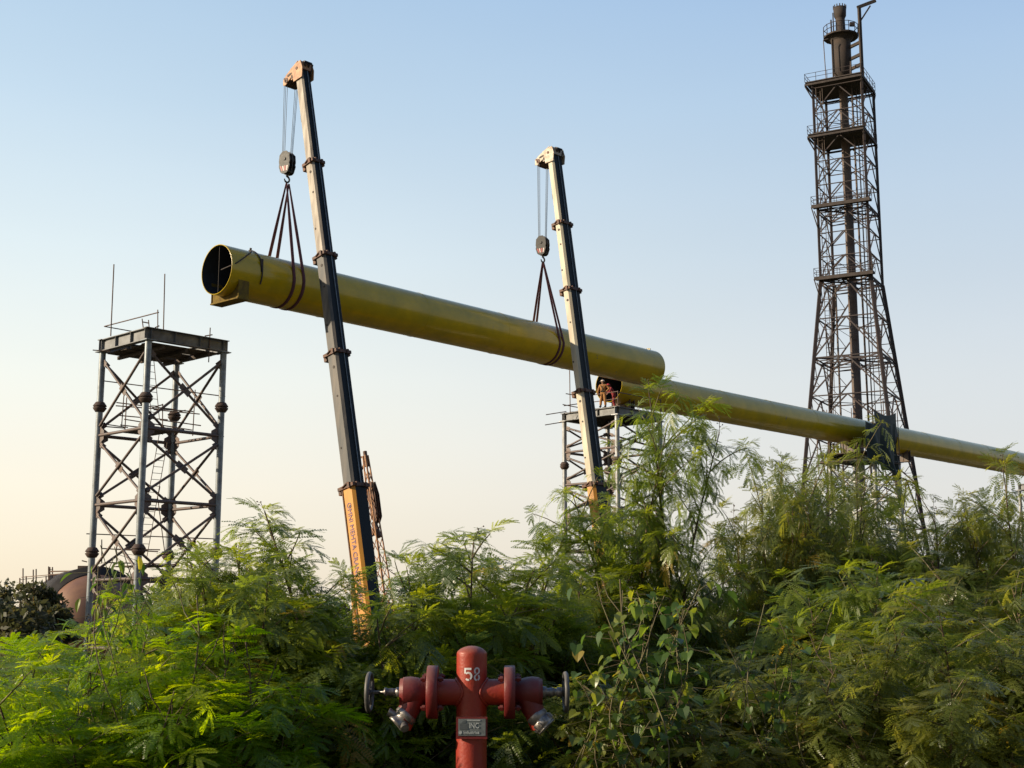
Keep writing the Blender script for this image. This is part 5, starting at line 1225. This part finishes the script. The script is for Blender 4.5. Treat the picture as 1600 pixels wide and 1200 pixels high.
def leafy(name, label, cat, Y, region, n, sz, m, shape, seed, stems, hang=True, group=None, tint=(0, 1)):
    """leaves strung on thin stems; region: photo x range and y range at distance Y"""
    r_ = random.Random(seed); x0, x1, y0, y1 = region; c = at((x0 + x1) / 2, 965, Y=Y); base = Vector((c.x, Y, float(gz(c.x, Y))))
    root = empty(name, base, label, cat, group); st = MB(); Vs, Qs, Ts = [], [], []; off = 0
    for s in range(stems):
        px = r_.uniform(x0, x1); top = at(px, y0 + (y1 - y0) * r_.random() ** 1.6 * .6, Y=Y + r_.uniform(-.25, .25)); b = Vector((base.x + (top.x - base.x) * .5, base.y + r_.uniform(-.15, .15), base.z))
        pts = []; m_ = 14
        for k in range(m_ + 1):
            t = k / m_; pts.append(b.lerp(top, t) + Vector((math.sin(t * 7 + s * 1.7) * .11, math.cos(t * 5 + s * 2) * .12, 0)))
        st.path(pts, [.006 * (1 - .6 * k / m_) for k in range(m_ + 1)], n=5)
        for k in range(n // stems):
            t = r_.uniform(.25, 1.0); i = min(int(t * m_), m_ - 1); p = pts[i].lerp(pts[i + 1], t * m_ - i); V, Q_ = (heart if shape == 'heart' else lance)(sz * r_.uniform(.6, 1.25))
            az = r_.uniform(0, 6.28); pit = r_.uniform(-1.3, -.2) if hang else r_.uniform(-.4, .9); ro = r_.uniform(-.5, .5)
            Rz = np.array([[math.cos(az), -math.sin(az), 0], [math.sin(az), math.cos(az), 0], [0, 0, 1]]); Rx = np.array([[1, 0, 0], [0, math.cos(pit), -math.sin(pit)], [0, math.sin(pit), math.cos(pit)]]); Ry = np.array([[math.cos(ro), 0, math.sin(ro)], [0, 1, 0], [-math.sin(ro), 0, math.cos(ro)]])
            q = p + Vector((math.cos(az + 1.57), math.sin(az + 1.57), r_.uniform(-.3, .4))) * r_.uniform(.02, .22); st.tube(p, q, .0015, n=3, caps=False)
            Vs.append((V @ Ry.T) @ Rx.T @ Rz.T + np.array(q - base)); Qs.append(Q_ + off); off += len(V); Ts.append(np.full(len(V), r_.uniform(*tint)))
    fast_mesh('foliage', np.concatenate(Vs), np.concatenate(Qs), np.concatenate(Ts), m, (0, 0, 0), root)
    st.build('stem', M['green_stem'], root, root)
    return root
leafy('climbing_vine', 'vine of broad heart-shaped leaves hanging right of the right crane boom foot', 'vine', 8.0, (950, 1090, 900, 1120), 300, .068, M['leaf_broad'], 'heart', 1, 12)
leafy('climbing_vine', 'vine of small rounded leaves behind the right handwheel of the hydrant', 'vine', 8.1, (890, 1010, 1010, 1200), 150, .055, M['leaf_broad'], 'heart', 2, 6)
leafy('climbing_vine', 'vine with rounded leaves low in the middle of the dark right thicket', 'vine', 8.1, (1130, 1330, 940, 1150), 150, .055, M['leaf_broad'], 'heart', 4, 6)
leafy('broadleaf_sapling', 'sapling with long pointed leaves at the foot of the left tower', 'sapling', 7.7, (150, 205, 850, 940), 170, .075, M['leaf_broad'], 'lance', 5, 7)
leafy('broadleaf_sapling', 'sapling with narrow leaves at the bottom, left of the hydrant post', 'sapling', 8.2, (380, 560, 1060, 1180), 90, .08, M['leaf_broad'], 'lance', 6, 7, hang=False)
leafy('withered_creeper', 'creeper with a few orange and yellow leaves right of the hydrant', 'creeper', 8.4, (925, 960, 1085, 1110), 5, .045, M['leaf_orange'], 'heart', 8, 2)
# bare dry stalks standing in the thicket
for i, (x0, y0, x1, y1, Y, lb) in enumerate([(300, 1180, 303, 930, 7.5, 'straight bare stalk standing among the bright shrubs at the lower left'), (375, 1160, 388, 1000, 7.7, 'bare reddish stalk left of the lower left bright shrub tip'),
        (955, 1000, 975, 905, 9.0, 'pair of pale bare stalks beside the right crane foot'), (1345, 1190, 1300, 1010, 9.0, 'dark bare stalk low in the right thicket'), (1435, 1190, 1480, 1010, 9.5, 'thick dark bare branch forking low in the right thicket'), (232, 1180, 262, 1080, 7.2, 'curved pale stalk in the lower left thicket')]):
    p, q = at(x0, y0, Y=Y), at(x1, y1, Y=Y); p.z = float(gz(p.x, Y)) ; g = MB(); pts = [p.lerp(q, k / 8) + Vector((.03 * math.sin(k * 1.1 + i), .03 * math.cos(k + i), 0)) for k in range(9)]; g.path(pts, [.011 * (1 - .07 * k) for k in range(9)], n=6)
    for k in (4, 6, 7): g.path([pts[k], pts[k] + Vector((.09 * (-1) ** k, .02, .12)), pts[k] + Vector((.14 * (-1) ** k, .03, .27))], [.005, .004, .002], n=5)
    tag(g.build('dry_stalk', M['bark'] if i % 2 else M['green_stem'], loc=p), lb, 'stalk')

# distant trees beyond the site
def far_tree(label, x, y, Hh, Wd, seed, m, n=1500, group='trees beyond the site', ls=.22, conifer=False):
    r_ = np.random.default_rng(seed); z0 = SITE; root = empty('tree', (x, y, z0), label, 'tree', group); g = MB()
    main = [Vector((0, 0, 0)), Vector((.1, 0, Hh * .3)), Vector((-.1, .1, Hh * .6)), Vector((.05, 0, Hh * .95))]; g.path([p + Vector((x, y, z0)) for p in main], [Hh * .025, Hh * .02, Hh * .012, .02], n=8)
    cl = []
    for k in range(16):
        f = .28 + .7 * k / 16; a = r_.uniform(0, 6.28); rr = Wd * .5 * (math.sin(math.pi * min(1, (f - .12) / .95)) * .9 + .1) * r_.uniform(.5, 1.0) if not conifer else Wd * .5 * (1.05 - f) * r_.uniform(.6, 1)
        c_ = np.array([math.cos(a) * rr, math.sin(a) * rr, Hh * f]); cl.append((c_, Wd * r_.uniform(.14, .24))); g.path([Vector((x, y, z0 + Hh * f * .75)), Vector((x + c_[0], y + c_[1], z0 + c_[2]))], [Hh * .008, .015], n=5)
    Vs = []; Qs = []; Ts = []
    per = n // 16
    for i, (c_, rad) in enumerate(cl):
        d = r_.normal(size=(per, 3)); d /= np.linalg.norm(d, axis=1)[:, None]; P_ = c_ + d * rad * (r_.random((per, 1)) ** .4) * np.array([1.15, 1.15, .8])
        u = r_.normal(size=(per, 3)); u /= np.linalg.norm(u, axis=1)[:, None]; v = np.cross(u, r_.normal(size=(per, 3))); v /= np.linalg.norm(v, axis=1)[:, None]; s = ls * r_.uniform(.6, 1.3, (per, 1))
        q = np.stack([P_ - u * s, P_ + v * s * .45, P_ + u * s, P_ - v * s * .45], 1); b = sum(len(t_) for t_ in Vs); Vs.append(q.reshape(-1, 3)); Qs.append(np.arange(per * 4).reshape(-1, 4) + b); Ts.append(np.repeat(np.clip(r_.normal(.5, .2, per) , 0, 1), 4))
    fast_mesh('crown', np.concatenate(Vs), np.concatenate(Qs), np.concatenate(Ts), m, (0, 0, 0), root); g.build('trunk', M['bark'], root, root)
    return root
for i, (px, yt, Y, Wd, lb) in enumerate([
    (52, 912, 62, 3.6, 'dark bushy tree at the left, in front of the tank walkway'), (22, 935, 50, 4.0, 'dark bushy tree near the left edge of the photo'), (-25, 948, 55, 4.5, 'dark bushy tree cut by the left edge of the photo'),
    (10, 912, 120, 5.0, 'faint layered tree far behind at the left edge'), (70, 950, 52, 2.6, 'low dark tree in front of the brown tank head')]):
    p = at(px, yt, Y=Y); far_tree(lb, p.x, Y, p.z - SITE, Wd, 40 + i, M['leaf_far'], n=5000 if i != 3 else 1500, ls=.16 if i != 3 else .25, conifer=(i == 3), group=None)
for i in range(20):
    px = -150 + i * 95 + rf.uniform(-20, 20); Y = rf.uniform(190, 260); p = at(px, rf.uniform(940, 956), Y=Y)
    far_tree('one of the distant trees along the horizon, glimpsed through the thicket', p.x, Y, p.z - SITE, rf.uniform(9, 14), 80 + i, M['leaf_far'], n=1200, ls=.6, group='distant trees along the horizon')
